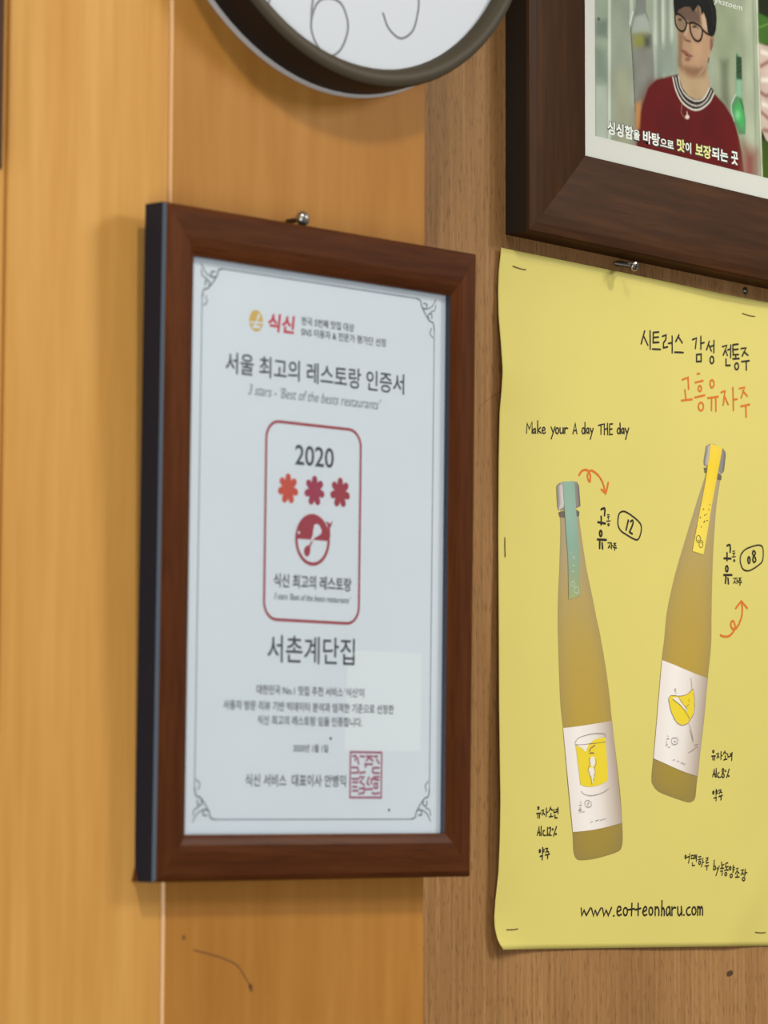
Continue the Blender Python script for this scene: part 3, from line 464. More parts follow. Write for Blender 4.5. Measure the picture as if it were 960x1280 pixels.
DATA['clock']={'six': [[-21.63,-96.86],[-30.91,-101.31],[-35.32,-113.77],[-30.74,-123.66],[-21.41,-127.9],[-12.33,-122.15],[-7.32,-109.51],[-11.97,-98.63]],'five': [[19.72,-97.22],[24.2,-104.62],[33.41,-108.44],[42.64,-103.07],[46.6,-94.04],[47.9,-84.55]],'seven': [[-66.24,-106.23],[-67.91,-109.72]]}
DATA['photo']=[('P',(158,166,150),1,0,[(77.65,204.84),(76.81,39.88),(90.38,41.87),(91.33,207.61)]),('P',(140,152,138),6,0,[(77.3,135.98),(77.2,115.67),(88.86,117.68),(88.98,138.08)]),('P',(128,138,126),5,0,[(77.39,153.78),(77.34,143.61),(89.6,144.56),(89.67,156.06)]),('P',(178,184,172),3,0,[(78.15,112.03),(88.84,113.86),(88.43,41.59),(77.78,40.02)]),('P',(90,92,85),1,0,[(82.25,155.32),(82.15,154.91),(81.85,154.53),(81.41,154.22),(80.89,154.05),(80.37,154.03),(79.93,154.17),(79.63,154.45),(79.53,154.82),(79.64,155.23),(79.93,155.61),(80.38,155.92),(80.9,156.09),(81.42,156.11),(81.86,155.97),(82.15,155.69)]),('P',(200,205,192),1.2,0,[(90.35,207.41),(93.3,208.01),(91.74,42.07),(89.4,41.73)]),('P',(158,162,148),3,0,[(93.89,208.13),(111.7,211.74),(113.92,45.33),(92.91,42.24)]),('P',(164,163,142),8,0,[(96.73,125.42),(111.53,128.01),(113.92,45.33),(96.23,42.73)]),('P',(196,200,188),1.5,0,[(114.77,165.87),(111.31,153.65),(112.1,211.82),(114.49,212.31)]),('P',(138,139,132),1,0,[(112.7,155.19),(114.74,162.65),(117.38,170.23),(118.09,213.04),(127.11,214.87),(127.77,169.6),(131.33,162.5),(133.67,153.86),(135.86,125.8),(133.36,115.04),(117.29,102.07),(115.04,119.64)]),('P',(172,175,166),3,0,[(113.7,155.37),(116.14,162.91),(126.75,166.82),(131.32,161.85),(132.08,155.52),(113.27,151.44)]),('P',(152,150,88),6,0,[(114.27,151.36),(128.66,154.89),(129.59,146.01),(115.6,142.85)]),('P',(96,98,88),5,0,[(125.63,151.75),(131.66,153.5),(132.01,146.45),(126.58,145.08)]),('P',(146,143,136),5,0,[(115.59,141.57),(133.61,146.09),(135.46,125.73),(117.42,120.05)]),('L',(92,90,78),0.6,1.6,[(112.31,155.76),(114.52,131.1),(116.5,101.93)]),('L',(220,222,212),0.8,2,[(111.33,157.51),(114.77,165.87)]),('L',(196,199,190),3,5,[(136.6,216.79),(136.88,151.86),(137.86,123.56)]),('L',(142,147,138),3,5,[(141.26,217.74),(141.53,152.7),(142.5,124.35)]),('L',(205,208,198),3,4,[(144.72,218.44),(144.97,153.32),(145.95,124.95)]),('L',(150,154,144),3,5,[(149.4,219.39),(149.65,154.17),(150.62,125.75)]),('L',(196,198,184),3,6,[(153.49,220.22),(153.73,154.91),(154.69,126.45)]),('P',(150,158,146),8,0,[(137.64,146.81),(155.97,155.32),(158.82,132.37),(137.47,126.08)]),('P',(164,168,146),2,0,[(198.16,229.28),(244.16,238.61),(248.27,65.08),(196.24,57.43)]),('P',(158,164,138),10,0,[(197.67,185.37),(218.84,189.37),(220.37,140.39),(197.27,149.59)]),('P',(126,130,110),6,0,[(204.0,150.78),(212.03,152.2),(213.74,118.05),(204.32,124.41)]),('P',(178,182,160),6,0,[(230.11,235.76),(241.99,238.17),(245.03,64.6),(230.02,62.39)]),('L',(150,155,138),3,3,[(238.31,237.43),(241.8,64.13)]),('P',(52,56,28),0.5,0,[(244.16,238.61),(355.51,261.2),(351.52,52.79),(247.26,38.36)]),('P',(84,118,58),2,0,[(243.51,189.98),(264.12,187.08),(286.24,192.54),(285.96,174.8),(243.21,168.45)]),('L',(120,150,80),1,2,[(244.01,179.33),(255.35,184.11),(264.08,184.37)]),('P',(206,184,172),2,0,[(244.74,169.39),(250.8,169.14),(263.86,169.47),(285.81,165.26),(284.83,102.8),(262.88,102.03),(252.08,105.67),(246.77,112.84)]),('L',(150,95,90),3,4,[(247.34,154.43),(254.99,158.46),(263.69,157.3)]),('L',(150,95,90),3,4,[(246.02,136.78),(252.49,135.2),(261.23,138.02)]),('L',(150,95,90),3,4,[(246.92,123.55),(254.46,120.78),(263.16,120.87)]),('L',(150,95,90),3,4,[(250.0,112.02),(258.68,112.09)]),('L',(236,224,214),3,5,[(248.56,164.04),(255.06,163.85)]),('L',(236,224,214),3,5,[(248.3,145.21),(254.82,146.33)]),('L',(236,224,214),3,5,[(249.16,129.28),(254.57,128.84)]),('P',(78,98,44),2,0,[(246.68,106.15),(252.06,104.33),(284.81,101.45),(283.9,43.43),(246.82,38.3)]),('L',(214,214,192),0.5,2.4,[(242.21,238.22),(244.58,157.96),(247.59,78.29)]),('P',(118,60,56),14,0,[(131.82,122.52),(117.29,102.07),(117.07,71.32),(137.05,74.42),(141.49,124.18)]),('P',(112,38,31),1.6,0,[(137.48,126.33),(153.72,131.74),(161.91,133.94),(174.13,123.25),(194.94,128.75),(208.5,121.81),(217.91,113.45),(222.46,103.59),(225.73,93.51),(229.12,75.49),(228.78,49.0),(116.8,33.02),(117.96,84.24),(121.67,102.79),(129.39,119.52)]),('P',(150,96,88),14,0,[(227.29,99.06),(242.24,96.11),(241.63,50.83),(223.46,48.24)]),('P',(188,138,92),3,0,[(117.33,107.2),(122.33,110.61),(120.8,92.39),(116.41,89.11)]),('P',(104,34,29),16,0,[(141.34,106.05),(178.09,106.91),(198.98,115.61),(202.94,95.19),(147.25,88.92)]),('P',(66,48,48),0.6,0,[(154.53,131.1),(160.27,133.66),(194.96,130.73),(197.45,128.26),(192.35,120.82),(182.72,114.74),(174.02,113.04),(163.78,116.02),(157.72,123.06)]),('P',(186,160,130),0.7,0,[(160.29,136.53),(160.66,132.03),(164.28,125.49),(169.99,121.24),(178.22,120.01),(186.54,122.73),(191.18,128.11),(193.3,131.76),(188.89,148.11),(161.99,143.35)]),('P',(150,122,98),5,0,[(160.32,139.14),(170.12,134.32),(186.7,137.2),(189.9,144.34),(189.95,149.61),(160.37,144.37)]),('S',(222,216,206),0.4,2.2,[(154.52,130.58),(157.72,122.8),(163.99,116.19),(174.03,113.3),(182.72,114.88),(191.93,120.88),(197.02,127.92)]),('S',(214,208,198),0.4,1.5,[(157.18,131.43),(160.18,124.13),(166.26,118.39),(175.09,116.09),(182.75,117.5),(189.66,122.2),(194.53,129.08)]),('S',(222,216,206),0.4,1.7,[(160.05,132.58),(162.64,125.47),(168.34,120.96),(176.15,119.27),(182.78,120.52),(187.59,123.56),(192.45,130.3)]),('S',(168,140,128),0.4,0.9,[(163.77,114.72),(163.1,109.01),(166.76,106.1)]),('P',(232,206,196),0.6,0,[(171.3,107.76),(171.12,107.18),(170.62,106.63),(169.88,106.2),(169.02,105.95),(168.15,105.91),(167.42,106.1),(166.94,106.49),(166.77,107.01),(166.95,107.59),(167.44,108.13),(168.18,108.57),(169.05,108.82),(169.91,108.85),(170.64,108.66),(171.13,108.28)]),('L',(228,200,190),0.4,1.6,[(168.86,110.61),(169.04,108.04)]),('P',(190,154,126),0.6,0,[(157.34,165.52),(159.98,160.62),(159.93,154.73),(160.25,147.93),(160.95,140.72),(163.22,137.21),(168.58,134.71),(175.52,133.71),(180.97,135.88),(185.68,139.65),(189.24,144.22),(191.63,148.6),(194.05,154.46),(196.06,159.28),(196.52,165.31),(195.44,174.04),(189.23,179.82),(176.8,183.41),(165.17,181.21),(157.44,175.82),(156.24,170.7)]),('P',(118,96,84),3,0,[(158.2,175.97),(172.9,181.69),(182.96,177.66),(184.44,170.03),(178.22,170.85),(171.24,169.56),(164.31,171.71),(157.79,172.46)]),('P',(200,170,148),2,0,[(184.52,177.45),(187.66,178.53),(190.32,172.1),(191.05,166.79),(186.0,169.82)]),('P',(150,120,98),4,0,[(159.99,161.6),(166.53,162.3),(164.91,153.67),(163.28,143.58),(163.99,137.34),(160.56,140.65),(160.12,150.85)]),('P',(150,116,94),4,0,[(163.24,139.66),(170.95,141.01),(181.03,141.8),(185.71,142.62),(180.2,136.24),(175.53,134.2),(168.58,135.2)]),('P',(202,164,136),6,0,[(174.21,157.31),(184.31,157.16),(187.35,149.81),(180.28,143.63),(174.91,149.57)]),('P',(160,122,104),0.8,0,[(193.13,163.46),(197.29,163.87),(196.45,158.36),(193.65,153.9),(192.37,158.62)]),('S',(110,78,66),0.8,1.2,[(194.13,161.9),(195.28,159.14),(193.83,155.91)]),('L',(70,56,48),0.8,1.8,[(191.88,149.88),(190.83,146.97)]),('P',(150,126,106),1.5,0,[(158.55,171.62),(164.31,171.22),(168.14,168.99),(167.33,164.91),(163.46,162.97),(158.87,165.31)]),('P',(182,150,128),1.5,0,[(173.55,168.51),(179.76,169.41),(184.42,167.55),(183.58,161.97),(180.44,159.42),(175.8,161.04)]),('P',(62,50,42),1,0,[(179.6,168.39),(179.43,168.06),(178.95,167.72),(178.24,167.41),(177.41,167.2),(176.58,167.11),(175.87,167.15),(175.4,167.32),(175.24,167.59),(175.41,167.92),(175.89,168.27),(176.59,168.57),(177.43,168.78),(178.26,168.87),(178.96,168.83),(179.43,168.66)]),('P',(66,54,46),1,0,[(164.07,170.1),(163.92,169.77),(163.52,169.44),(162.92,169.16),(162.21,168.97),(161.5,168.9),(160.9,168.96),(160.51,169.14),(160.37,169.41),(160.51,169.74),(160.91,170.07),(161.52,170.35),(162.22,170.54),(162.93,170.61),(163.53,170.55),(163.93,170.37)]),('S',(70,54,46),0.6,1.2,[(174.31,166.93),(177.42,168.48),(181.3,167.22)]),('S',(206,176,150),2,3,[(170.45,167.94),(168.86,163.22),(166.9,159.92)]),('S',(112,80,68),1.2,2.2,[(166.5,158.86),(168.03,157.42),(172.66,157.43)]),('P',(160,122,102),1.5,0,[(167.97,159.13),(167.88,158.7),(167.64,158.31),(167.29,158.01),(166.88,157.85),(166.46,157.86),(166.11,158.03),(165.88,158.34),(165.81,158.74),(165.89,159.16),(166.13,159.56),(166.48,159.86),(166.9,160.01),(167.31,160.01),(167.66,159.84),(167.89,159.53)]),('P',(128,76,68),0.8,0,[(162.73,150.34),(167.96,150.49),(172.19,148.99),(175.82,148.16),(172.17,146.82),(167.93,147.1),(164.86,148.66)]),('S',(176,122,110),0.8,1.6,[(166.02,149.46),(171.03,148.63),(172.56,147.43)]),('P',(148,104,90),2,0,[(172.93,145.78),(172.69,145.25),(172.02,144.71),(171.01,144.26),(169.83,143.95),(168.64,143.84),(167.64,143.94),(166.98,144.24),(166.75,144.68),(166.99,145.21),(167.66,145.75),(168.67,146.2),(169.85,146.51),(171.03,146.62),(172.04,146.52),(172.7,146.23)]),('P',(36,31,29),0.8,0,[(156.07,194.2),(155.48,179.38),(156.48,171.73),(158.56,172.85),(160.89,175.98),(167.47,179.09),(172.89,180.11),(175.57,177.26),(178.32,179.75),(181.07,182.84),(183.39,181.44),(184.51,176.71),(186.72,179.1),(189.18,174.86),(190.3,170.12),(190.66,166.96),(194.17,165.38),(197.31,165.45),(199.49,169.82),(200.36,177.43),(199.64,183.76),(196.41,190.1),(192.55,196.81),(183.21,201.45),(169.22,200.7)]),('S',(56,49,45),4,5,[(169.15,193.79),(178.43,190.63),(186.15,184.19)]),('S',(58,52,50),3,4,[(192.46,188.36),(196.31,181.64),(197.0,172.84)]),('P',(132,106,92),1,0,[(179.89,182.02),(181.61,182.59),(182.98,179.64),(183.73,176.07),(179.06,176.93)]),('C',(24,20,20),0.4,2.8,[(157.4,171.9),(160.48,173.06),(165.08,171.86),(168.53,169.55),(168.27,166.06),(165.92,163.08),(162.07,162.57),(158.48,164.75),(157.21,168.43)]),('C',(24,20,20),0.4,3.0,[(172.39,168.79),(175.89,170.17),(180.55,169.8),(184.42,168.29),(185.33,165.74),(183.72,161.01),(180.59,158.96),(176.56,159.71),(173.49,163.08)]),('S',(30,25,24),0.5,2,[(168.29,168.42),(170.46,169.02),(172.47,168.7)]),('S',(34,30,28),0.6,3.2,[(184.42,168.05),(189.08,165.93),(195.34,165.2)]),('L',(168,140,108),0.5,1.5,[(193.76,163.82),(197.3,164.36)]),('P',(104,142,108),0.7,0,[(220.59,158.78),(226.1,156.03),(226.63,130.82),(230.28,115.48),(229.73,105.82),(223.11,104.75),(217.07,113.57),(215.06,122.24),(220.25,131.07)]),('P',(72,96,74),1.2,0,[(220.56,156.37),(226.53,156.1),(226.77,141.49),(220.81,141.79)]),('L',(38,66,48),0.6,1.1,[(221.17,153.82),(226.11,156.56)]),('L',(38,66,48),0.6,1.1,[(221.14,151.15),(226.07,153.89)]),('L',(38,66,48),0.6,1.1,[(221.1,147.82),(226.03,150.55)]),('L',(38,66,48),0.6,1.1,[(221.06,145.16),(226.0,147.88)]),('P',(150,184,156),1.5,0,[(220.79,140.46),(226.34,141.42),(226.62,129.49),(220.23,129.74)]),('P',(84,170,102),4,0,[(217.16,121.27),(224.46,127.8),(228.99,115.26),(228.05,108.47),(220.04,113.8)]),('P',(132,196,142),4,0,[(224.34,117.82),(224.13,116.67),(223.56,115.63),(222.73,114.86),(221.74,114.47),(220.77,114.54),(219.95,115.03),(219.41,115.89),(219.23,116.98),(219.44,118.13),(220.0,119.16),(220.84,119.94),(221.82,120.32),(222.79,120.26),(223.61,119.76),(224.16,118.91)]),('S',(206,222,204),0.6,1.2,[(220.25,131.07),(215.06,122.24),(217.9,112.78)]),('L',(44,86,60),1,1.6,[(224.46,127.8),(228.23,122.45)])]
DATA['cap']=[('싱싱함',(88.78,83.43,114.1,92.07),0),('을',(114.47,84.24,120.77,90.65),0),('바탕',(124.01,83.46,140.78,91.68),0),('으로',(141.23,84.13,154.79,89.21),0),('맛',(158.11,83.6,166.29,91.76),1),('이',(166.85,83.93,172.69,90.97),0),('보장',(177.06,83.35,193.39,91.92),1),('되는',(194.15,84.15,211.08,92.18),0),('곳',(214.48,83.73,221.65,92.54),0),('ykstoem',(197.35,186.91,227.38,191.09),2)]
DATA['photobox']=[(77.21,80.26),(246.12,80.73)]

# ------------------------------------------------------------------ materials
M_PLY = wood('plywood_wall', (140, 102, 60), (156, 116, 70), (172, 131, 84), broad=14, fine=330, stretch=40, rough=0.6, pores=0.4, pore_rgb=(92, 60, 32), bump=0.1, spec=0.2, pore_len=6, fine_mix=0.62)
M_BOARD_L = wood('varnished_board_pale', (198, 143, 68), (210, 155, 78), (220, 167, 90), broad=14, fine=150, stretch=16, rough=0.58, spec=0.2)
M_BOARD_R = wood('varnished_board_amber', (168, 112, 43), (178, 122, 52), (187, 132, 61), broad=13, fine=110, stretch=9, rough=0.58, spec=0.2)
M_BEAD_HIGHLIGHT = wood('varnished_bead_highlight', (226, 176, 118), (232, 186, 130), (240, 196, 142), rough=0.3, coat=0.6)  # paler than the boards: the bead's highlight is put into its colour
M_FR_V = wood('mahogany_vertical', (68, 35, 15), (83, 44, 20), (98, 54, 26), axis=2, broad=30, fine=260, stretch=14, rough=0.36, pores=0.3, pore_rgb=(48, 22, 12), spec=0.06)
M_FR_H = wood('mahogany_horizontal', (68, 35, 15), (83, 44, 20), (98, 54, 26), axis=0, broad=30, fine=260, stretch=14, rough=0.36, pores=0.3, pore_rgb=(48, 22, 12), spec=0.06)
M_TR_V = wood('walnut_vertical', (50, 28, 11), (62, 37, 15), (77, 47, 20), axis=2, broad=18, fine=200, stretch=12, rough=0.42, pores=0.4, pore_rgb=(48, 30, 18), spec=0.05)
M_TR_H = wood('walnut_horizontal', (48, 26, 10), (61, 35, 14), (78, 46, 19), axis=0, broad=18, fine=200, stretch=12, rough=0.42, pores=0.4, pore_rgb=(48, 30, 18), spec=0.05)
M_SIDE_L = plain('frame_side_slate', (14, 28, 48), 0.4, spec=0.3)
M_CHAMFER_GLINT = plain('frame_edge_painted_glint', (84, 100, 116), 0.25)  # bluish daylight reflection painted on the left rail's outer edge
M_LIP = plain('frame_rebate_dark', (40, 50, 66), 0.25)
M_SIDE_T = plain('frame_side_black', (30, 27, 24), 0.5)
M_GLASS = pane_glass('picture_glass')
M_ACRYLIC = pane_glass('anti_glare_pane', 1.24, 0.08)
M_PAPER_W = plain('white_certificate_paper', (234, 239, 248), 0.6, mottled=0.015, mscale=14)
M_PALE_REFLECTION = plain('pale_reflection', (243, 247, 253), 0.6)  # reflection in the certificate glass, painted as a pale tone
M_PAPER_Y = plain('yellow_poster_paper', (212, 201, 110), 0.62, spec=0.3, mottled=0.02, mscale=10)
M_INK = plain('black_ink', (34, 26, 12), 0.6, spec=0.3)
M_ORANGE = plain('orange_ink', (210, 110, 22), 0.6, spec=0.3)
M_GREY_INK = plain('charcoal_ink', (44, 48, 56), 0.6, spec=0.3)
M_FAINT = plain('faint_grey_ink', (112, 116, 124), 0.6, spec=0.3)
M_RED = plain('crimson_ink', (168, 14, 44), 0.6, spec=0.3)
M_REDORANGE = plain('vermilion_ink', (214, 66, 34), 0.6, spec=0.3)
M_MAGENTA = plain('magenta_ink', (168, 10, 66), 0.6, spec=0.3)
M_BRANDRED = plain('bright_red_ink', (212, 34, 66), 0.6, spec=0.3)
M_GOLD = plain('gold_ink', (226, 184, 84), 0.6, spec=0.3)
M_SEAL = plain('seal_ink', (176, 92, 116), 0.6, spec=0.3)
M_MAT = plain('white_photo_border', (222, 217, 209), 0.6)
M_PRINT = printed('photo_print', 0.6)
M_PRINT.node_tree.nodes['Principled BSDF'].inputs['Specular IOR Level'].default_value = 0.06
M_POSTERPRINT = printed('poster_print', 0.6)
M_LABEL = printed('bottle_label_print', 0.6)
M_LEMON = plain('lemon_ink', (228, 206, 44), 0.6, spec=0.3)
M_LABELLINE = plain('label_line_ink', (120, 100, 92), 0.6, spec=0.3)
M_LABELWHITE = plain('label_white', (232, 226, 214), 0.6, spec=0.3)
M_TEALWHITE = plain('ribbon_white_ink', (206, 226, 208), 0.6, spec=0.3)
M_CAPWHITE = plain('caption_white', (250, 248, 240), 0.6, spec=0.3)
M_CAPYELLOW = plain('caption_yellow', (246, 238, 150), 0.6, spec=0.3)
M_CAPDARK = plain('caption_shadow', (44, 40, 40), 0.6, spec=0.3)
M_STEEL = plain('steel', (176, 172, 166), 0.3, 1.0)
M_DARKSTEEL = plain('dark_steel', (92, 84, 76), 0.4, 0.8)
M_STAPLE = plain('dull_staple_wire', (126, 112, 62), 0.4, 0.5)
M_CLOCK_SIDE = plain('clock_case_dark', (40, 32, 26), 0.6, spec=0.2)
M_CLOCK_BEZEL = plain('clock_bezel_bronze', (72, 64, 48), 0.55, spec=0.25)
M_CLOCK_RIM = plain('clock_rear_rim_silver', (214, 214, 212), 0.3, 0.2)
M_DIAL = plain('clock_dial_white', (198, 206, 215), 0.45)
M_NUMERAL = plain('clock_numeral_grey', (112, 114, 120), 0.5)
M_SCRATCH = plain('scratch_brown', (120, 76, 34), 0.6)
M_FLOOR = wood('floor_boards', (110, 80, 54), (126, 94, 64), (140, 106, 74), axis=0, rough=0.5)
M_DARKWOOD = wood('added_dark_frame', (66, 40, 24), (78, 48, 28), (90, 58, 34), rough=0.4)

# ------------------------------------------------------------------ setting
tag(bm_obj('floor', box_bm(-2.6, 1.6, -2.6, 0.0, -0.05, 0.0), M_FLOOR), 'brown wooden floor below the wall', kind='structure')
wall = tag(bm_obj('wall_back', box_bm(-2.6, 1.6, 0.0, 0.05, -0.05, 3.2), M_PLY),
           'tan plywood wall with fine dark vertical grain behind the yellow poster', kind='structure')
PY = -0.097
core = tag(bm_obj('wall_left', box_bm(-1.3, -0.1735, -0.0885, 0.0, 0.0, 2.9), M_BOARD_R),
           'varnished wooden pillar standing proud of the plywood wall', kind='structure')


def board(x0, x1, mat, label):
    b = bm_obj('board', box_bm(x0 - (x0 + x1) / 2, x1 - (x0 + x1) / 2, PY, -0.0885, -1.45, 1.45, 0.0009), mat, core, ((x0 + x1) / 2, 0, 1.45))
    if label:
        b['label'] = label
    return b


board(-0.62, -0.4745, M_BOARD_L, None)
board(-0.4725, -0.3660, M_BOARD_L, 'pale varnished board left of the bead')
bc = board(-0.3632, -0.1727, M_BOARD_R, 'amber varnished board behind the certificate frame')
# rounded bead over the joint between the two boards
bv, bf = [], []
for z in (-1.45, 1.45):
    for k in range(9):
        a = math.pi * k / 8
        bv.append((-0.00105 * math.cos(a), PY + 0.0008 - 0.0020 * math.sin(a), z))
for k in range(8):
    bf.append((k, k + 1, k + 10, k + 9))
bead = mesh_obj('bead', bv, bf, M_BEAD_HIGHLIGHT, core, (-0.3646, 0, 1.45), smooth=True)
bead['label'] = 'thin rounded bead with a painted highlight'
# marks on the amber board
sv, sf = stroke_geo([('S', 0.0008, [(-0.3432, 1.0842), (-0.3269, 1.0809), (-0.3141, 1.0769), (-0.3086, 1.0721), (-0.303, 1.065)]),
                     ('L', 0.0022, [(-0.3504, 1.0907), (-0.3500, 1.0903)]), ('L', 0.0026, [(-0.3032, 1.0655), (-0.3026, 1.0640)])])
sc = mesh_obj('scratch', [(q[0] + 0.1727 + 0.09525, PY - 0.0001, q[1] - 1.45) for q in sv], sf, M_SCRATCH, bc)
kv, kf = stroke_geo([('L', 0.0034, [(0.2180, 1.0625), (0.2212, 1.0632)])])
mesh_obj('knot', [(q[0], -0.0001, q[1]) for q in kv], kf, plain('knot_brown', (74, 44, 22), 0.7), wall)
kv, kf = stroke_geo([('S', 0.0005, [(-0.0188, 1.402), (-0.0102, 1.4077), (-0.0015, 1.4125), (0.002, 1.4150)])])
mesh_obj('scratch', [(q[0], -0.0001, q[1]) for q in kv], kf, M_SCRATCH, wall)


# ------------------------------------------------------------------ picture frames
def rails(parent, outer, inner, prof, mv, mh, side, lip, chamfer, kinds, name='rail'):
    """four mitred rails; prof = (t across the moulding, y depth); kinds = material per profile face"""
    ox0, oz0, ox1, oz1 = outer
    ix0, iz0, ix1, iz1 = inner
    oc = [(ox0, oz0), (ox1, oz0), (ox1, oz1), (ox0, oz1)]
    ic = [(ix0, iz0), (ix1, iz0), (ix1, iz1), (ix0, iz1)]
    n = len(prof)
    out = []
    for k in range(4):
        vs_, fs, fm = [], [], []
        for c in (k, (k + 1) % 4):
            for t, y in prof:
                vs_.append((oc[c][0] + (ic[c][0] - oc[c][0]) * t, y, oc[c][1] + (ic[c][1] - oc[c][1]) * t))
        for j in range(n):
            j2 = (j + 1) % n
            fs.append((j, n + j, n + j2, j2))
            fm.append(kinds[j])
        fs.append(tuple(range(n - 1, -1, -1)))
        fs.append(tuple(range(n, 2 * n)))
        fm += [0, 0]
        face = mh if k in (0, 2) else mv
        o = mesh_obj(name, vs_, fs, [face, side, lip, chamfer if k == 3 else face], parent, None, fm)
        out.append(o)
    return out


def flat_obj(name, geo, mat, parent, y, label=None, s=0.001):
    v, f = geo
    o = mesh_obj(name, [(q[0] * s, y - (q[2] * .001 if len(q) > 2 else 0), q[1] * s) for q in v], f, mat, parent)
    if label:
        o['label'] = label
    return o


# ---- certificate in the mahogany frame, hung on the pillar, leaning forward a little
cf = empty('picture_frame', (-0.27161, -0.118, 1.28885), (0.02933, -0.01846, -0.00993))
tag(cf, 'mahogany brown frame holding a white certificate, hung on the pillar', 'picture frame')
prof = [(0, .0155), (0, .0026), (.05, .0009), (.13, .0), (.62, .0), (.78, .0005), (.91, .0016), (1, .0028), (1, .0074), (.84, .0074), (.84, .0155)]
rails(cf, (-.1155, -.1692, .1155, .1692), (-.0938, -.1459, .0961, .1443), prof, M_FR_V, M_FR_H, M_SIDE_L, M_LIP, M_CHAMFER_GLINT,
      [1, 3, 0, 0, 0, 0, 0, 2, 2, 2, 1])
bm_obj('glass', box_bm(-.0965, .0988, .0045, .0050, -.1487, .1471), M_GLASS, cf)
paper = bm_obj('certificate', box_bm(-.0968, .0991, .0060, .0064, -.1490, .1474), M_PAPER_W, cf)
paper['label'] = 'white printed certificate'
bm_obj('backing_board', box_bm(-.0965, .0988, .0070, .0150, -.1487, .1471), M_SIDE_L, cf)
flap = mesh_obj('backing_flap', [(-.1155, .0155, -.1692), (-.1155, .0125, -.1692), (-.1155, .0155, -.1600), (-.1190, .0165, -.1690), (-.1190, .0160, -.1690)],
                [(0, 1, 4, 3), (0, 2, 1), (1, 2, 4), (2, 3, 4), (0, 3, 2)], M_FR_V, cf)
flap['label'] = 'torn corner of the backing'

K = DATA['cert']
yp = .0059
flat_obj('reflection_patch', ([(K['pale'][0][0], -50), (80, -50), (80, -102.5), (22, -102.5)], [(0, 1, 2, 3)]), M_PALE_REFLECTION, paper, .00597, 'painted reflection of a pale square, lower right').name = 'painted_reflection'
rl = [('L', .5, [(-70, 140.6), (74, 140.6)]), ('L', .5, [(-70, -138.4), (74, -138.4)]), ('L', .5, [(87.3, -124), (87.3, 126)]), ('L', .5, [(-84.6, -124), (-84.6, 126)])]
for sx, x0 in ((1, 87.3), (-1, -84.6)):
    for sz, z0 in ((1, 140.6), (-1, -138.4)):
        def q(a, b): return (x0 - sx * a, z0 - sz * b)
        rl += [('S', .8, [q(14, 0), q(11, 1), q(10, 4), q(7, 5), q(6, 2.5), q(8.5, 2)]), ('S', .8, [q(0, 16), q(1, 12), q(4, 11), q(5, 8), q(2.5, 7), q(2, 9.5)]),
               ('S', .7, [q(10, 4), q(7, 8), q(4, 11)]), ('S', .6, [q(6, 5), q(2, 3), q(-1, -1)]), ('S', .6, [q(3, 6), q(0, 5), q(-1, 2)]), ('S', .6, [q(1, 20), q(3.4, 18), q(2.4, 15)])]
flat_obj('border', stroke_geo(rl), M_FAINT, paper, yp, 'thin grey scrolled border')
lx, lz = K['logo']
flat_obj('emblem', join_geo([(ring_pts(lx, lz, 4.9, 5.6), [tuple(range(28))])]), M_GOLD, paper, yp, 'round gold emblem')
flat_obj('emblem', stroke_geo([('S', .9, [(lx - 4, lz - 1), (lx, lz - 1), (lx + 4.2, lz - .6)]), ('S', 1.0, [(lx + 1.6, lz + 3), (lx + .4, lz), (lx - 1.4, lz - 3.6)]), ('L', 1.5, [(lx + 1.4, lz + 2), (lx + 1.9, lz + 3.2)]), ('L', 1.5, [(lx + 2.2, lz - 3), (lx - 2, lz - 3.2)])]), M_PAPER_W, paper, yp - .0001, 'white fork mark on the gold emblem')
T = text_geo
x0, z0, x1, z1 = K['brand']
flat_obj('lettering', T('식신', (x0, z0, x1, z1), 9.6, .035, .1), M_BRANDRED, paper, yp, 'red brush lettering')
small = [T('한국 5번째 맛집 대상', K['l1'], 4.4, .012), T('SNS 이용자 & 전문가 평가단 선정', K['l2'], 4.4, .012)]
flat_obj('lettering', join_geo(small), M_GREY_INK, paper, yp, 'two lines of small grey lettering')
flat_obj('lettering', T('서울 최고의 레스토랑 인증서', K['title'], 11.0, .012), M_GREY_INK, paper, yp, 'large charcoal title lettering')
flat_obj('lettering', T("3 stars - 'Best of the bests restaurants'", K['sub'], 5.6, 0, .3), M_FAINT, paper, yp, 'pale italic lettering')
r = 9.0
bx0, bx1, bz1, bz0 = -38.0, 31.5, 65.9, -36.2
rr = []
for cx, cz, a0 in ((bx1 - r, bz1 - r, 0), (bx0 + r, bz1 - r, 90), (bx0 + r, bz0 + r, 180), (bx1 - r, bz0 + r, 270)):
    rr += [(cx + r * math.cos(math.radians(a0 + t)), cz + r * math.sin(math.radians(a0 + t))) for t in range(0, 91, 10)]
v, f = stroke_geo([('L', 1.5, rr + [rr[0]])])
flat_obj('emblem_border', (v, f), M_RED, paper, yp, 'rounded crimson outline')
flat_obj('lettering', T('2020', K['year'], 10.6, .012), M_GREY_INK, paper, yp, 'year 2020')
for i, (fx, fz) in enumerate(K['f']):
    petals = []
    for k in range(7):
        a = math.pi / 2 + k * 2 * math.pi / 7
        petals.append(('L', 4.0, [(fx + 1.5 * math.cos(a), fz + 1.6 * math.sin(a)), (fx + 5.5 * math.cos(a), fz + 6.0 * math.sin(a))]))
    parts = [stroke_geo(petals), lift_geo((ring_pts(fx, fz, 3.6, 3.8, 16), [tuple(range(16))]), .04)]
    flat_obj('star', join_geo(parts), (M_REDORANGE, M_MAGENTA, M_RED)[i], paper, yp, ('vermilion seven-petalled star', 'magenta seven-petalled star', 'crimson seven-petalled star')[i])
ex, ez = K['emb']
ea, eb = 12.6, 13.4
half = [(ex + ea * math.cos(math.radians(t)), ez + eb * math.sin(math.radians(t))) for t in range(0, 181, 10)]
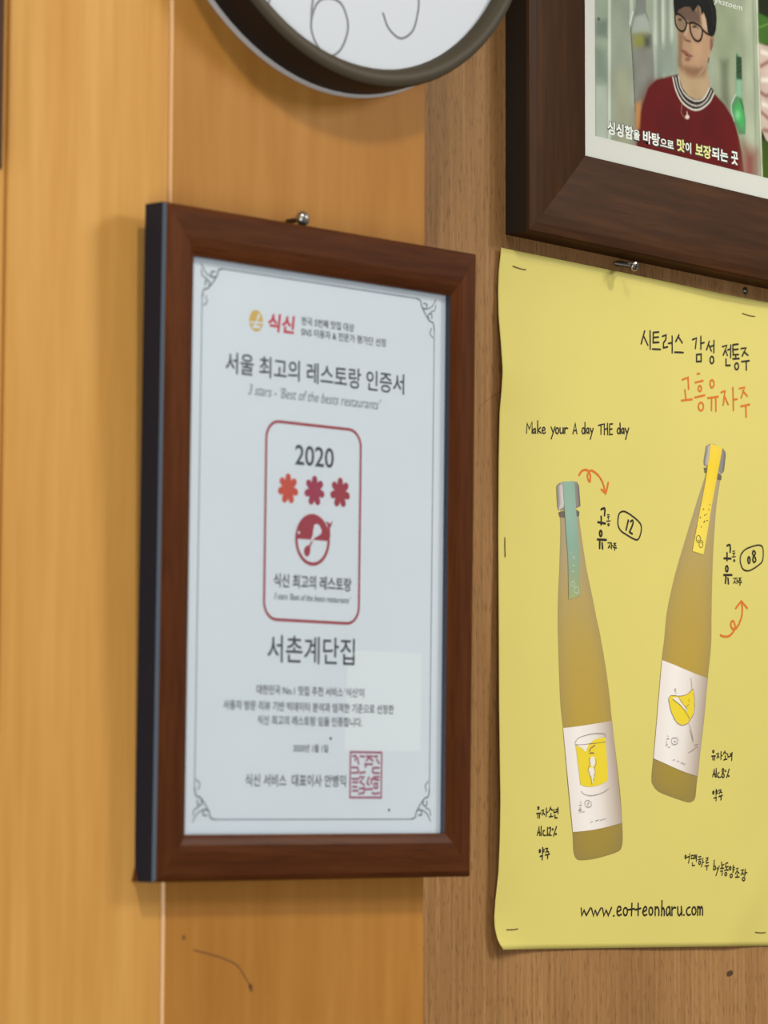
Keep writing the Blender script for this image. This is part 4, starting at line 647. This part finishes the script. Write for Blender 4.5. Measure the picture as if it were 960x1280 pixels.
emb = [(half, [tuple(range(len(half)))]), lift_geo(stroke_geo([('C', 1.8, ring_pts(ex, ez, ea - .8, eb - .8, 24))]), .02),
       lift_geo((DATA['emb_tail'], [tuple(range(len(DATA['emb_tail'])))]), .04),
       (DATA['emb_spoon'], [tuple(range(len(DATA['emb_spoon'])))]), lift_geo((DATA['emb_handle'], [tuple(range(len(DATA['emb_handle'])))]), .05)]
flat_obj('emblem', join_geo(emb), M_RED, paper, yp, 'crimson round fish emblem with spoon')
flat_obj('emblem', join_geo([(DATA['emb_fork'], [tuple(range(len(DATA['emb_fork'])))]), (ring_pts(ex - 10.2, ez + 3.2, .8, .8, 10), [tuple(range(10))])]), M_PAPER_W, paper, yp - .0001, 'white fork on the emblem')
flat_obj('lettering', T('식신 최고의 레스토랑', K['t2'], 7.2, .02), M_GREY_INK, paper, yp, 'bold lettering under the emblem')
flat_obj('lettering', T("3 stars 'Best of the bests restaurants'", K['s2'], 3.4, .006, .3), M_GREY_INK, paper, yp, 'tiny italic lettering')
flat_obj('lettering', T('서촌계단집', K['shop'], 14.2, .008), M_GREY_INK, paper, yp, 'large shop name lettering')
body = [T("대한민국 No.1 맛집 추천 서비스 '식신'이", K['b1'], 4.9, .012), T('사용자 방문 리뷰 기반 빅데이터 분석과 엄격한 기준으로 선정한', K['b2'], 4.9, .012), T('식신 최고의 레스토랑 임을 인증합니다.', K['b3'], 4.9, .012)]
flat_obj('lettering', join_geo(body), M_GREY_INK, paper, yp, 'three lines of small lettering')
flat_obj('lettering', T('2020년 1월 1일', K['date'], 4.2, .012), M_GREY_INK, paper, yp, 'small date')
flat_obj('lettering', T('식신 서비스  대표이사 안병익', K['sig'], 6.4, .012), M_GREY_INK, paper, yp, 'signature line lettering')
sx0, sz0, sx1, sz1 = K['seal']
def sq(p): return (sx0 + (p[0] - 130) / 610 * (sx1 - sx0), sz1 - (p[1] - 160) / 915 * (sz1 - sz0))
seal = [[(130, 160), (740, 160), (740, 1075), (130, 1075), (130, 160)], [(175, 240), (230, 235), (225, 330)], [(265, 270), (290, 400)], [(165, 470), (270, 470), (290, 530), (270, 575), (165, 580)], [(320, 240), (400, 250)], [(310, 580), (420, 560)],
        [(440, 240), (560, 240)], [(500, 240), (440, 330)], [(500, 280), (570, 330)], [(410, 400), (560, 400)], [(430, 410), (425, 460)], [(590, 245), (660, 235)], [(640, 300), (690, 380)], [(690, 470), (570, 475), (560, 530), (580, 575), (690, 580)],
        [(170, 700), (290, 700)], [(180, 770), (270, 770)], [(180, 860), (260, 860)], [(180, 940), (280, 940)], [(310, 660), (400, 660), (320, 760), (400, 820)], [(310, 900), (410, 880), (400, 980), (300, 1000)], [(490, 660), (460, 780), (490, 820)],
        [(540, 690), (540, 800)], [(440, 910), (560, 900)], [(570, 700), (690, 720)], [(590, 660), (690, 655)], [(600, 790), (660, 790), (660, 880), (600, 880), (600, 790)], [(560, 980), (620, 1000), (700, 980)]]
flat_obj('seal', stroke_geo([('L', 1.15, [sq(p) for p in s]) for s in seal]), M_SEAL, paper, yp, 'square red seal stamp')
for x, z in K['dots']:
    flat_obj('fleck', (ring_pts(x, z, .8, .8, 8), [tuple(range(8))]), M_GREY_INK, paper, yp - .0001)

# ---- screw that carries the certificate frame
sk = empty('screw', (-0.2796, PY, 1.4643))
tag(sk, 'small round-headed screw just above the certificate frame', 'screw')
lathe('shaft', [(0, 0.004), (.0014, 0.004), (.0014, -.012), (0, -.012)], M_DARKSTEEL, sk, n=12)
lathe('head', [(.0014, -.0096), (.0038, -.0098), (.0041, -.0110), (.0034, -.0126), (.0018, -.0136), (0, -.0139)], M_STEEL, sk, n=20)

# ---- large walnut frame with the printed photographs, top right
tf = empty('picture_frame', (0.0, 0.0, 1.5))
tag(tf, 'wide dark walnut frame around printed photographs, above the yellow poster', 'picture frame')
prof2 = [(0, -.0004), (0, -.0172), (.02, -.0183), (.12, -.0186), (.22, -.0184), (.32, -.0180), (.44, -.0174), (.58, -.0166), (.74, -.0154), (.88, -.0142), (1, -.0130), (1, -.0098), (.9, -.0098), (.9, -.0004)]
rails(tf, (.0040, .0092, .4220, .3320), (.0640, .0655, .3620, .2760), prof2, M_TR_V, M_TR_H, M_SIDE_T, M_LIP, M_TR_V,
      [1, 0, 0, 0, 0, 0, 0, 0, 0, 0, 2, 2, 1, 1])[0].data.materials[1] = M_TR_H
bm_obj('backing_board', box_bm(.059, .367, -.0090, -.0020, .0605, .2810), M_SIDE_T, tf)
matp = bm_obj('photo_sheet', box_bm(.0595, .3665, -.0100, -.0092, .0610, .2805), M_MAT, tf)
matp['label'] = 'white border round the photographs'
bm_obj('glass', box_bm(.0592, .3668, -.0116, -.0112, .0607, .2808), M_ACRYLIC, tf)


def paint(ops, x0, z0, x1, z1, step, base):
    """renders the printed photographs as ink values on a fine grid"""
    nx, nz = int((x1 - x0) / step) + 1, int((z1 - z0) / step) + 1
    xs, zs = np.linspace(x0, x1, nx), np.linspace(z0, z1, nz)
    img = np.empty((nz, nx, 3))
    img[:] = lin(base)
    for kind, col, soft, w, pts in ops:
        if kind in 'SC':
            pts = catmull(pts, kind == 'C')
        P = np.array(pts)
        closed = kind in 'PC'
        pad = w / 2 + soft * 2 + step
        i0, i1 = np.searchsorted(xs, P[:, 0].min() - pad), np.searchsorted(xs, P[:, 0].max() + pad)
        j0, j1 = np.searchsorted(zs, P[:, 1].min() - pad), np.searchsorted(zs, P[:, 1].max() + pad)
        if i1 <= i0 or j1 <= j0:
            continue
        X, Z = np.meshgrid(xs[i0:i1], zs[j0:j1])
        d = np.full(X.shape, 1e9)
        ins = np.zeros(X.shape, bool)
        n = len(P)
        for k in range(n if closed else n - 1):
            a, b = P[k], P[(k + 1) % n]
            e = b - a
            L2 = e @ e + 1e-9
            t = np.clip(((X - a[0]) * e[0] + (Z - a[1]) * e[1]) / L2, 0, 1)
            d = np.minimum(d, np.hypot(X - a[0] - t * e[0], Z - a[1] - t * e[1]))
            if kind == 'P':
                c = (a[1] > Z) != (b[1] > Z)
                with np.errstate(divide='ignore', invalid='ignore'):
                    ins ^= c & (X < e[0] * (Z - a[1]) / (e[1] if e[1] else 1e-9) + a[0])
        sd = np.where(ins, d, -d) if kind == 'P' else w / 2 - d
        al = np.clip(sd / (2 * soft) + 0.5, 0, 1)
        al = (al * al * (3 - 2 * al))[..., None]
        img[j0:j1, i0:i1] = img[j0:j1, i0:i1] * (1 - al) + np.array(lin(col)) * al
    return xs, zs, img


# soft and w of the painted marks: pens are in picture pixels of about 0.6 mm
ops = [(k, c, s * (0.42 if s < 1.5 else 0.62), w * 0.52, p) for k, c, s, w, p in DATA['photo']]
xs, zs, img = paint(ops, 77.2, 80.4, 349.0, 263.0, 0.5, (166, 170, 154))
rs = np.random.RandomState(3)
for _ in range(1):                                  # the soft dot gain of the print
    q = np.pad(img, ((1, 1), (1, 1), (0, 0)), 'edge')
    img = sum(q[a:a + img.shape[0], b:b + img.shape[1]] * w for a, b, w in ((1, 1, .36), (0, 1, .12), (2, 1, .12), (1, 0, .12), (1, 2, .12), (0, 0, .04), (2, 2, .04), (0, 2, .04), (2, 0, .04)))
lf = sum(np.sin(np.outer(zs * fz + pz, np.ones(len(xs))) + np.outer(np.ones(len(zs)), xs * fx)) for fx, fz, pz in ((.11, .07, 0), (-.05, .16, 2), (.21, .19, 1), (.31, -.13, 4)))
img = img * (1 + .028 * lf)[..., None]               # uneven lightness of the enlarged video still
gm = np.clip(img, 0, 1) ** (1 / 2.2)
img = np.clip((gm - .5) * 1.22 + .5, 0.02, 1) ** 2.2     # the hard contrast of the print
img = np.clip((img * 0.95 - 0.006) * (1 + 0.025 * rs.randn(*img.shape[:2])[..., None]), 0, 1)
split = int(np.searchsorted(xs, 246.6))
for i0, i1, lab in ((0, split + 1, 'printed photograph of a person in a red sweater and black glasses looking up'), (split, len(xs), 'printed photograph of sliced food with a green leaf')):
    X, Z = np.meshgrid(xs[i0:i1], zs)
    n = X.shape[1]
    vs_ = np.stack([X.ravel() / 1000, np.full(X.size, -.01004), Z.ravel() / 1000], 1)
    idx = np.arange(X.size).reshape(X.shape)
    fs = np.stack([idx[:-1, :-1].ravel(), idx[:-1, 1:].ravel(), idx[1:, 1:].ravel(), idx[1:, :-1].ravel()], 1)
    ph = mesh_obj('photograph', vs_.tolist(), fs.tolist(), M_PRINT, matp)
    set_ink(ph, img[:, i0:i1].reshape(-1, 3))
    ph['label'] = lab
capW, capY, capD = [], [], []
for s, b, k in DATA['cap']:
    g = T(s, b, None if k < 2 else 5.2, .03 if k < 2 else 0.0, .25 if k == 2 else 0)
    if k < 2:
        capD.append(T(s, (b[0] - .5, b[1] - .8, b[2] + .7, b[3] + .3), None, .085))
    w = flat_obj('caption', g, M_CAPYELLOW if k == 1 else M_CAPWHITE, matp, -.01018, 'pale yellow caption lettering' if k == 1 else 'white caption lettering')
    if k < 2:
        flat_obj('caption_outline', capD[-1], M_CAPDARK, w, -.01012)

# ------------------------------------------------------------------ wall clock
ck = empty('wall_clock', (-0.24800, PY, 1.67971))
tag(ck, 'round wall clock with bronze bezel and thin line numerals, above the certificate', 'clock')
lathe('rear_rim', [(.120, -.0003), (.1420, -.0003), (.1424, -.0016), (.1416, -.0030), (.138, -.0032)], M_CLOCK_RIM, ck, n=96)
lathe('case', [(.138, -.0028), (.1405, -.0034), (.1400, -.0230), (.1394, -.0250)], M_CLOCK_SIDE, ck, n=96)
lathe('bezel', [(.1394, -.0250), (.1382, -.0262), (.1350, -.0268), (.1318, -.0258), (.1300, -.0232), (.1296, -.0196), (.1290, -.0190)], M_CLOCK_BEZEL, ck, n=96)
dv = ring_pts(0, 0, .1299, .1299, 72)
dial = mesh_obj('dial', [(x, -.0200, z) for x, z in dv], [tuple(range(72))], M_DIAL, ck)
NUM = {'1': [('L', [(0, 16), (0, -16)])], '2': [('S', [(-8, 8), (-4, 15), (4, 15), (8, 8), (0, -4), (-9, -15)]), ('L', [(-9, -15), (9, -15)])], '3': [('S', [(-8, 12), (0, 16), (8, 9), (0, 1), (9, -7), (0, -16), (-9, -11)])],
       '4': [('S', [(4, 16), (-2, 4), (-11, -6)]), ('L', [(-11, -6), (10, -6)]), ('L', [(4, 2), (4, -16)])], '8': [('C', [(0, 16), (7, 9), (0, 1), (-8, -8), (0, -16), (8, -8), (0, 1), (-7, 9)])], '9': [('C', [(0, 16), (9, 8), (2, 0), (-8, 6)]), ('S', [(9, 8), (7, -6), (2, -16)])], '0': [('C', [(0, 16), (9, 0), (0, -16), (-9, 0)])]}
for h in range(1, 13):
    a = math.pi / 2 - h * math.pi / 6
    cx, cz = 101 * math.cos(a), 101 * math.sin(a)
    st = []
    if h == 6:
        cx, cz = -21.3, -108
        st = [('C', 1.3, DATA['clock']['six']), ('S', 1.3, [DATA['clock']['six'][2], (-34, -100), (-27, -82), (-15, -68)])]
    elif h == 5:
        st = [('S', 1.3, DATA['clock']['five'] + [(44, -77), (34, -75), (27, -78)]), ('S', 1.3, [(27, -78), (29, -62), (47, -58)])]
    elif h == 7:
        st = [('S', 1.3, [(-82, -78), (-58, -76), (-58, -84), (-63, -98), (-67.9, -111)])]
    else:
        s = str(h)
        for i, chn in enumerate(s):
            off = (i - (len(s) - 1) / 2) * 17
            for k, p in NUM[chn]:
                st.append((k, 1.3, [(cx + off + u * .85, cz + w * .85) for u, w in p]))
    flat_obj('numeral', stroke_geo(st), M_NUMERAL, dial, -.0202)
for nm, ang, ln, wd in (('hour_hand', 60, .062, .0022), ('minute_hand', 100, .092, .0016)):
    a = math.radians(ang)
    flat_obj(nm, stroke_geo([('L', wd, [(-.012 * math.cos(a), -.012 * math.sin(a)), (ln * math.cos(a), ln * math.sin(a))])]), M_CLOCK_SIDE, ck, -.0215, s=1.0)

# ------------------------------------------------------------------ dark frame added at the far left for a dark edge and its shadow
df = empty('picture_frame', (-0.5006, PY, 1.4545))
tag(df, 'dark brown frame added at the upper left edge for its dark strip and shadow', 'picture frame')
rails(df, (-.140, 0, 0, .200), (-.118, .022, -.022, .178), [(0, -.0003), (0, -.0285), (.15, -.030), (.9, -.028), (1, -.026), (1, -.020), (1, -.0003)], M_DARKWOOD, M_DARKWOOD, M_DARKWOOD, M_DARKWOOD, M_DARKWOOD, [0] * 7)
bm_obj('backing_board', box_bm(-.120, -.020, -.005, -.001, .020, .180), M_MAT, df)

# ------------------------------------------------------------------ yellow poster
EDGE = [(0.49, -2.07), (14.9, -4.12), (26.7, -4.56), (41.8, -4.28), (58.6, -2.33), (75.4, -.88), (87.7, -1.98), (99.9, -3.44), (130, -4.32), (170, -4.56), (208, -4.36),
        (275, -4.25), (313, -3.69), (332, -3.27), (355.6, -3.86), (374.9, -5.01), (390.9, -7.51), (401.2, -8.58), (407.3, -8.01), (413.4, -6.02), (417.2, -3.6), (420.0, -.75)]
LIFT = [(0, 2.6), (15, 2.2), (27, 2.0), (58, 3.8), (75, 5.0), (88, 4.6), (100, 3.8), (150, 3.0), (181, 2.4), (215, 3.4), (260, 4.6), (310, 5.8), (350, 6.2), (380, 5.4), (401, 4.2), (413, 4.8), (420, 6.2)]
ev, ex_ = np.array(EDGE).T
lv, ll = np.array(LIFT).T


def smooth_interp(v, a, b):
    return sum(np.interp(v + o, a, b) * w for o, w in ((-5, .15), (-2.5, .2), (0, .3), (2.5, .2), (5, .15)))


def lift(v):
    return smooth_interp(v, lv, ll)


def edge_x(v):
    return np.interp(v, ev, ex_) - (lift(v) - 1.7) * 0.95


def paper_y(u, v):
    """height of the sheet off the wall (mm) at u across, v down"""
    d = np.maximum(u - edge_x(v), 0.0)
    w = np.exp(-(d / 20.0) ** 1.3)
    base = 1.3 + 0.45 * np.sin(u / 47.0 + v / 90.0) + 0.35 * np.sin(u / 23.0 - v / 61.0 + 1.0)
    top = 1.2 * np.exp(-((v) / 14.0) ** 1.5) * (0.5 + 0.5 * np.sin(u / 38.0 - 0.6))
    fold = 1.6 * np.exp(-(((u - 228) * .8 + (v - 400) * .62) / 16.0) ** 2) * np.clip((u - 150) / 100.0, 0, 1) * np.clip((v - 330) / 70.0, 0, 1)
    return base * (1 - w) + lift(v) * w + np.maximum(top, 0) + fold


W, H = 290.0, 420.0
nu, nv = 90, 130
us = np.concatenate([np.linspace(0, .18, 40) ** 1.0, np.linspace(.18, 1, nu - 39)[1:]])
PX, PV = [], []
vs_ = []
for j in range(nv + 1):
    v = H * j / nv
    xl = float(edge_x(v))
    for t in us:
        u = xl + t * (W - xl)
        vs_.append((u / 1000, -float(paper_y(u, v)) / 1000, -v / 1000))
n = len(us)
fs = [(j * n + i, (j + 1) * n + i, (j + 1) * n + i + 1, j * n + i + 1) for j in range(nv) for i in range(n - 1)]
poster = mesh_obj('poster', vs_, fs, M_PAPER_Y, None, (0, 0, 1.5), smooth=True)
tag(poster, 'yellow paper poster of two bottles, stapled to the plywood wall', 'poster')
so = poster.modifiers.new('thickness', 'SOLIDIFY')
so.thickness = 0.00018
so.offset = 0.0


def on_paper(name, geo, mat, parent=None, layer=1, label=None):
    v, f = geo
    hh = np.array([q[2] if len(q) > 2 else 0.0 for q in v])
    a = np.array([(q[0], q[1]) for q in v], float)
    y = -(paper_y(a[:, 0], a[:, 1]) + 0.14 + 0.10 * layer + hh)
    o = mesh_obj(name, np.stack([a[:, 0] / 1000, y / 1000, -a[:, 1] / 1000], 1).tolist(), [tuple(reversed(q)) for q in f], mat, parent or poster)
    if label:
        o['label'] = label
    return o


PEN = 1.3
on_paper('lettering', stroke_geo(DATA['heading']), M_INK, label='black handwritten heading')
on_paper('lettering', stroke_geo(DATA['orange']), M_ORANGE, label='orange handwritten heading')
on_paper('lettering', stroke_geo(DATA['slogan']), M_INK, label='black handwritten English slogan')
on_paper('arrow', stroke_geo(DATA['arrow12']), M_ORANGE, label='orange curled arrow pointing down')
on_paper('arrow', stroke_geo(DATA['arrow08']), M_ORANGE, label='orange curled arrow pointing up')
on_paper('lettering', stroke_geo(DATA['tag12']), M_INK, label='handwritten name with a circled 12')
on_paper('lettering', stroke_geo(DATA['tag08']), M_INK, label='handwritten name with a circled 08')
on_paper('lettering', stroke_geo(DATA['caption12']), M_INK, label='small handwritten caption of the left bottle')
on_paper('lettering', stroke_geo(DATA['caption08']), M_INK, label='small handwritten caption of the right bottle')
on_paper('lettering', stroke_geo(DATA['brewer']), M_INK, label='slanting handwritten brewer name')
on_paper('lettering', stroke_geo(DATA['website']), M_INK, label='handwritten web address')

PEN = 1.0


def resample(pts, n):
    P = np.array(catmull(pts, False, 5))
    s = np.r_[0, np.cumsum(np.hypot(*np.diff(P, axis=0).T))]
    t = np.linspace(0, s[-1], n)
    return np.stack([np.interp(t, s, P[:, 0]), np.interp(t, s, P[:, 1])], 1)


def ramp(stops, t):
    xs_ = [s[0] for s in stops]
    cs = np.array([lin(s[1]) for s in stops])
    return np.stack([np.interp(t, xs_, cs[:, k]) for k in range(3)], -1)


def loft(name, A, B, cols, mat, parent, layer, label, colour):
    """a flat printed strip between two outlines A and B; colour(s across, t along)"""
    rows = len(A)
    s = np.linspace(0, 1, cols)
    P = A[:, None, :] * (1 - s)[None, :, None] + B[:, None, :] * s[None, :, None]
    Tt, Ss = np.meshgrid(np.linspace(0, 1, rows), s, indexing='ij')
    idx = np.arange(rows * cols).reshape(rows, cols)
    f = np.stack([idx[:-1, :-1].ravel(), idx[1:, :-1].ravel(), idx[1:, 1:].ravel(), idx[:-1, 1:].ravel()], 1)
    f = [tuple(reversed(q)) for q in f.tolist()]
    o = on_paper(name, (P.reshape(-1, 2), f), mat, parent, layer, label)
    set_ink(o, np.clip(colour(Ss.ravel(), Tt.ravel()), 0, 1))
    return o


def bottle(key, label, ribbon_rgb, ribbon_label):
    d = DATA[key]
    base = d['base']
    mid = len(base) // 2
    L = resample(d['left'] + base[1:mid + 1], 90)
    R = resample(d['right'] + base[::-1][1:len(base) - mid], 90)

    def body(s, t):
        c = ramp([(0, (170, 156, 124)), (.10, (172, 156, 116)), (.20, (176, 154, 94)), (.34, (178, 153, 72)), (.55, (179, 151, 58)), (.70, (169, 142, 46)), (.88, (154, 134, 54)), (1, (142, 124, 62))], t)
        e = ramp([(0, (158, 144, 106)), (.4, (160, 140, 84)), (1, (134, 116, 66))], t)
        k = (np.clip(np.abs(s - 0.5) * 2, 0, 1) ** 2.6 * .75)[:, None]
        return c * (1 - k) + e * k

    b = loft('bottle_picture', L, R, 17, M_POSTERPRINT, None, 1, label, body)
    cap = on_paper('cap', (d['cap'], [tuple(range(len(d['cap'])))]), M_POSTERPRINT, b, 2, 'silver screw cap')
    cp = np.array(d['cap'])
    u = cp[:, 0] - (cp[:, 0].mean() + (cp[:, 1].mean() - cp[:, 1]) * (0.02 if key == 'b12' else -0.16) * -1)
    u = (u - u.min()) / (u.max() - u.min())
    # the cap as a loft so that its metal sheen is printed across it
    bpy.data.objects.remove(cap)
    cl = np.array(d['cap'])
    order = np.argsort(cl[:, 1])
    top, bot = cl[:, 1].min(), cl[:, 1].max()
    A, B = [], []
    for v in np.linspace(top + .15, bot - .15, 10):
        xs_ = []
        for i in range(len(cl)):
            p, q = cl[i], cl[(i + 1) % len(cl)]
            if (p[1] > v) != (q[1] > v):
                xs_.append(p[0] + (v - p[1]) / (q[1] - p[1]) * (q[0] - p[0]))
        A.append((min(xs_), v))
        B.append((max(xs_), v))
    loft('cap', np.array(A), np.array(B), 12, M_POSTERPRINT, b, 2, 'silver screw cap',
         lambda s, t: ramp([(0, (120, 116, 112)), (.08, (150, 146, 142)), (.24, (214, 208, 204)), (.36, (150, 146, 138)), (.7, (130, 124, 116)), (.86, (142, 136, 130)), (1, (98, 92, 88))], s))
    rg = np.array(d['ring'])
    on_paper('neck_ring', (d['ring'], [tuple(range(len(d['ring'])))]), M_DARKSTEELPRINT, b, 2)
    lb = resample(d['label_t'], 14)
    ub = resample(d['label_b'], 14)
    lab = loft('label', lb, ub, 14, M_LABEL, b, 3, 'white paper label',
               lambda s, t: ramp([(0, (226, 220, 214)), (.3, (236, 232, 228)), (.6, (226, 220, 214)), (.84, (196, 184, 172)), (1, (168, 152, 136))], t))
    rl_, rr_ = resample(d['ribbon_l'], 40), resample(d['ribbon_r'], 40)
    rib = loft('ribbon', rl_, rr_, 6, M_POSTERPRINT, b, 4, ribbon_label, lambda s, t: ramp(ribbon_rgb, t) * (1 - .10 * np.abs(s - .4))[:, None])
    return b, lab, rib


M_DARKSTEELPRINT = plain('printed_dark_grey', (104, 95, 82), 0.6, spec=0.3)
b1, lab1, rib1 = bottle('b12', 'left bottle of cloudy amber drink with a teal ribbon', [(0, (138, 172, 154)), (.3, (142, 176, 160)), (.55, (132, 168, 150)), (.8, (144, 164, 130)), (1, (158, 168, 116))], 'pale teal ribbon over the cap')
b2, lab2, rib2 = bottle('b08', 'right bottle of cloudy amber drink with a yellow ribbon', [(0, (236, 206, 66)), (.2, (236, 204, 36)), (.45, (236, 208, 62)), (1, (236, 216, 90))], 'yellow ribbon over the cap')
poly = lambda p: (p, [tuple(range(len(p)))])
on_paper('drawing', poly(DATA['glass12']), M_LEMON, lab1, 5, 'yellow tumbler drawing')
on_paper('drawing', join_geo([poly(p) for p in DATA['fig12']]), M_LABELWHITE, lab1, 6)
on_paper('drawing', stroke_geo(DATA['lines12']), M_LABELLINE, lab1, 7)
on_paper('drawing', poly(DATA['glass08']), M_LEMON, lab2, 5, 'yellow wine glass drawing')
on_paper('drawing', join_geo([poly(p) for p in DATA['fig08']]), M_LABELWHITE, lab2, 6)
on_paper('drawing', stroke_geo(DATA['lines08']), M_LABELLINE, lab2, 7)
on_paper('drawing', stroke_geo(DATA['dots12']), M_TEALWHITE, rib1, 6)
on_paper('drawing', stroke_geo([(k, .6 if len(p) == 2 else w, p) for k, w, p in DATA['dots08']]), M_INK, rib2, 6)

# ------------------------------------------------------------------ staples in the poster
def staple(name, a, b, label):
    (ua, va), (ub, vb) = a, b
    bm = bmesh.new()
    pts = []
    for k in range(7):
        t = k / 6
        u, v = ua + (ub - ua) * t, va + (vb - va) * t
        sag = 0.25 * math.sin(math.pi * t)
        pts.append(Vector((u / 1000, -(float(paper_y(u, v)) + 0.45) / 1000, -(v + sag) / 1000)))
    pts = [pts[0] + Vector((0, .0012, 0))] + pts + [pts[-1] + Vector((0, .0012, 0))]
    rings = []
    for p in pts:
        ring = []
        for i in range(6):
            an = 2 * math.pi * i / 6
            off = Vector((0, math.cos(an), math.sin(an))) if abs(ub - ua) > abs(vb - va) else Vector((math.cos(an), math.sin(an), 0))
            ring.append(bm.verts.new(p - pts[1] + off * .00030))
        rings.append(ring)
    for r0, r1 in zip(rings, rings[1:]):
        for i in range(6):
            bm.faces.new((r0[i], r0[(i + 1) % 6], r1[(i + 1) % 6], r1[i]))
    bm.faces.new(rings[0])
    bm.faces.new(list(reversed(rings[-1])))
    o = bm_obj('staple', bm, M_STAPLE, None, pts[1] + Vector((0, 0, 1.5)), True)
    tag(o, label, 'staple', 'staples pinning the yellow poster')


staple('staple', (8.3, 9.8), (20.1, 10.4), "thin staple in the poster's upper left corner, near the walnut frame")
staple('staple', (237, 10.4), (250, 10.9), "thin staple near the poster's upper right corner, right of the heading")
staple('staple', (.6, 175.2), (.7, 187), "upright staple in the poster's left edge, beside the teal-ribboned bottle")
staple('staple', (.9, 408.2), (12.3, 407.8), "dark staple in the poster's curled lower left corner")
staple('staple', (245, 411.2), (256, 411.4), "dark staple near the poster's lower right, right of the web address")

# ------------------------------------------------------------------ bare screw and nail between frame and poster
sw = empty('screw', (0.1083, 0.0, 1.5056), (0.236, 0, 0))
tag(sw, 'long bare screw sticking out between the walnut frame and the yellow poster', 'screw')
thr = [(0, .003), (.0012, .003)]
for k in range(13):
    y = -.0008 - k * .0011
    thr += [(.0012, y), (.0018, y - .0005)]
thr += [(.0012, -.0155), (0, -.0155)]
lathe('shaft', thr, M_DARKSTEEL, sw, n=14, smooth=False)
hd = lathe('head', [(.0012, -.0135), (.0030, -.0158), (.0032, -.0164), (.0026, -.0171), (.0012, -.0174), (0, -.0175)], M_STEEL, sw, n=24)
flat_obj('cross_slot', stroke_geo([('L', .9, [(-1.7, 0), (1.7, 0)]), ('L', .9, [(0, -1.7), (0, 1.7)])]), M_SIDE_T, hd, -.01765)
nl = empty('nail', (0.2410, 0.0, 1.5050))
tag(nl, 'small round nail head in the plywood under the walnut frame', 'nail')
lathe('head', [(.0024, -.0001), (.0024, -.0007), (.0016, -.0010), (.0014, -.0006)], M_DARKSTEEL, nl, n=20)
lathe('core', [(.0013, -.0005), (.0011, -.0011), (0, -.0012)], M_STEEL, nl, n=16)
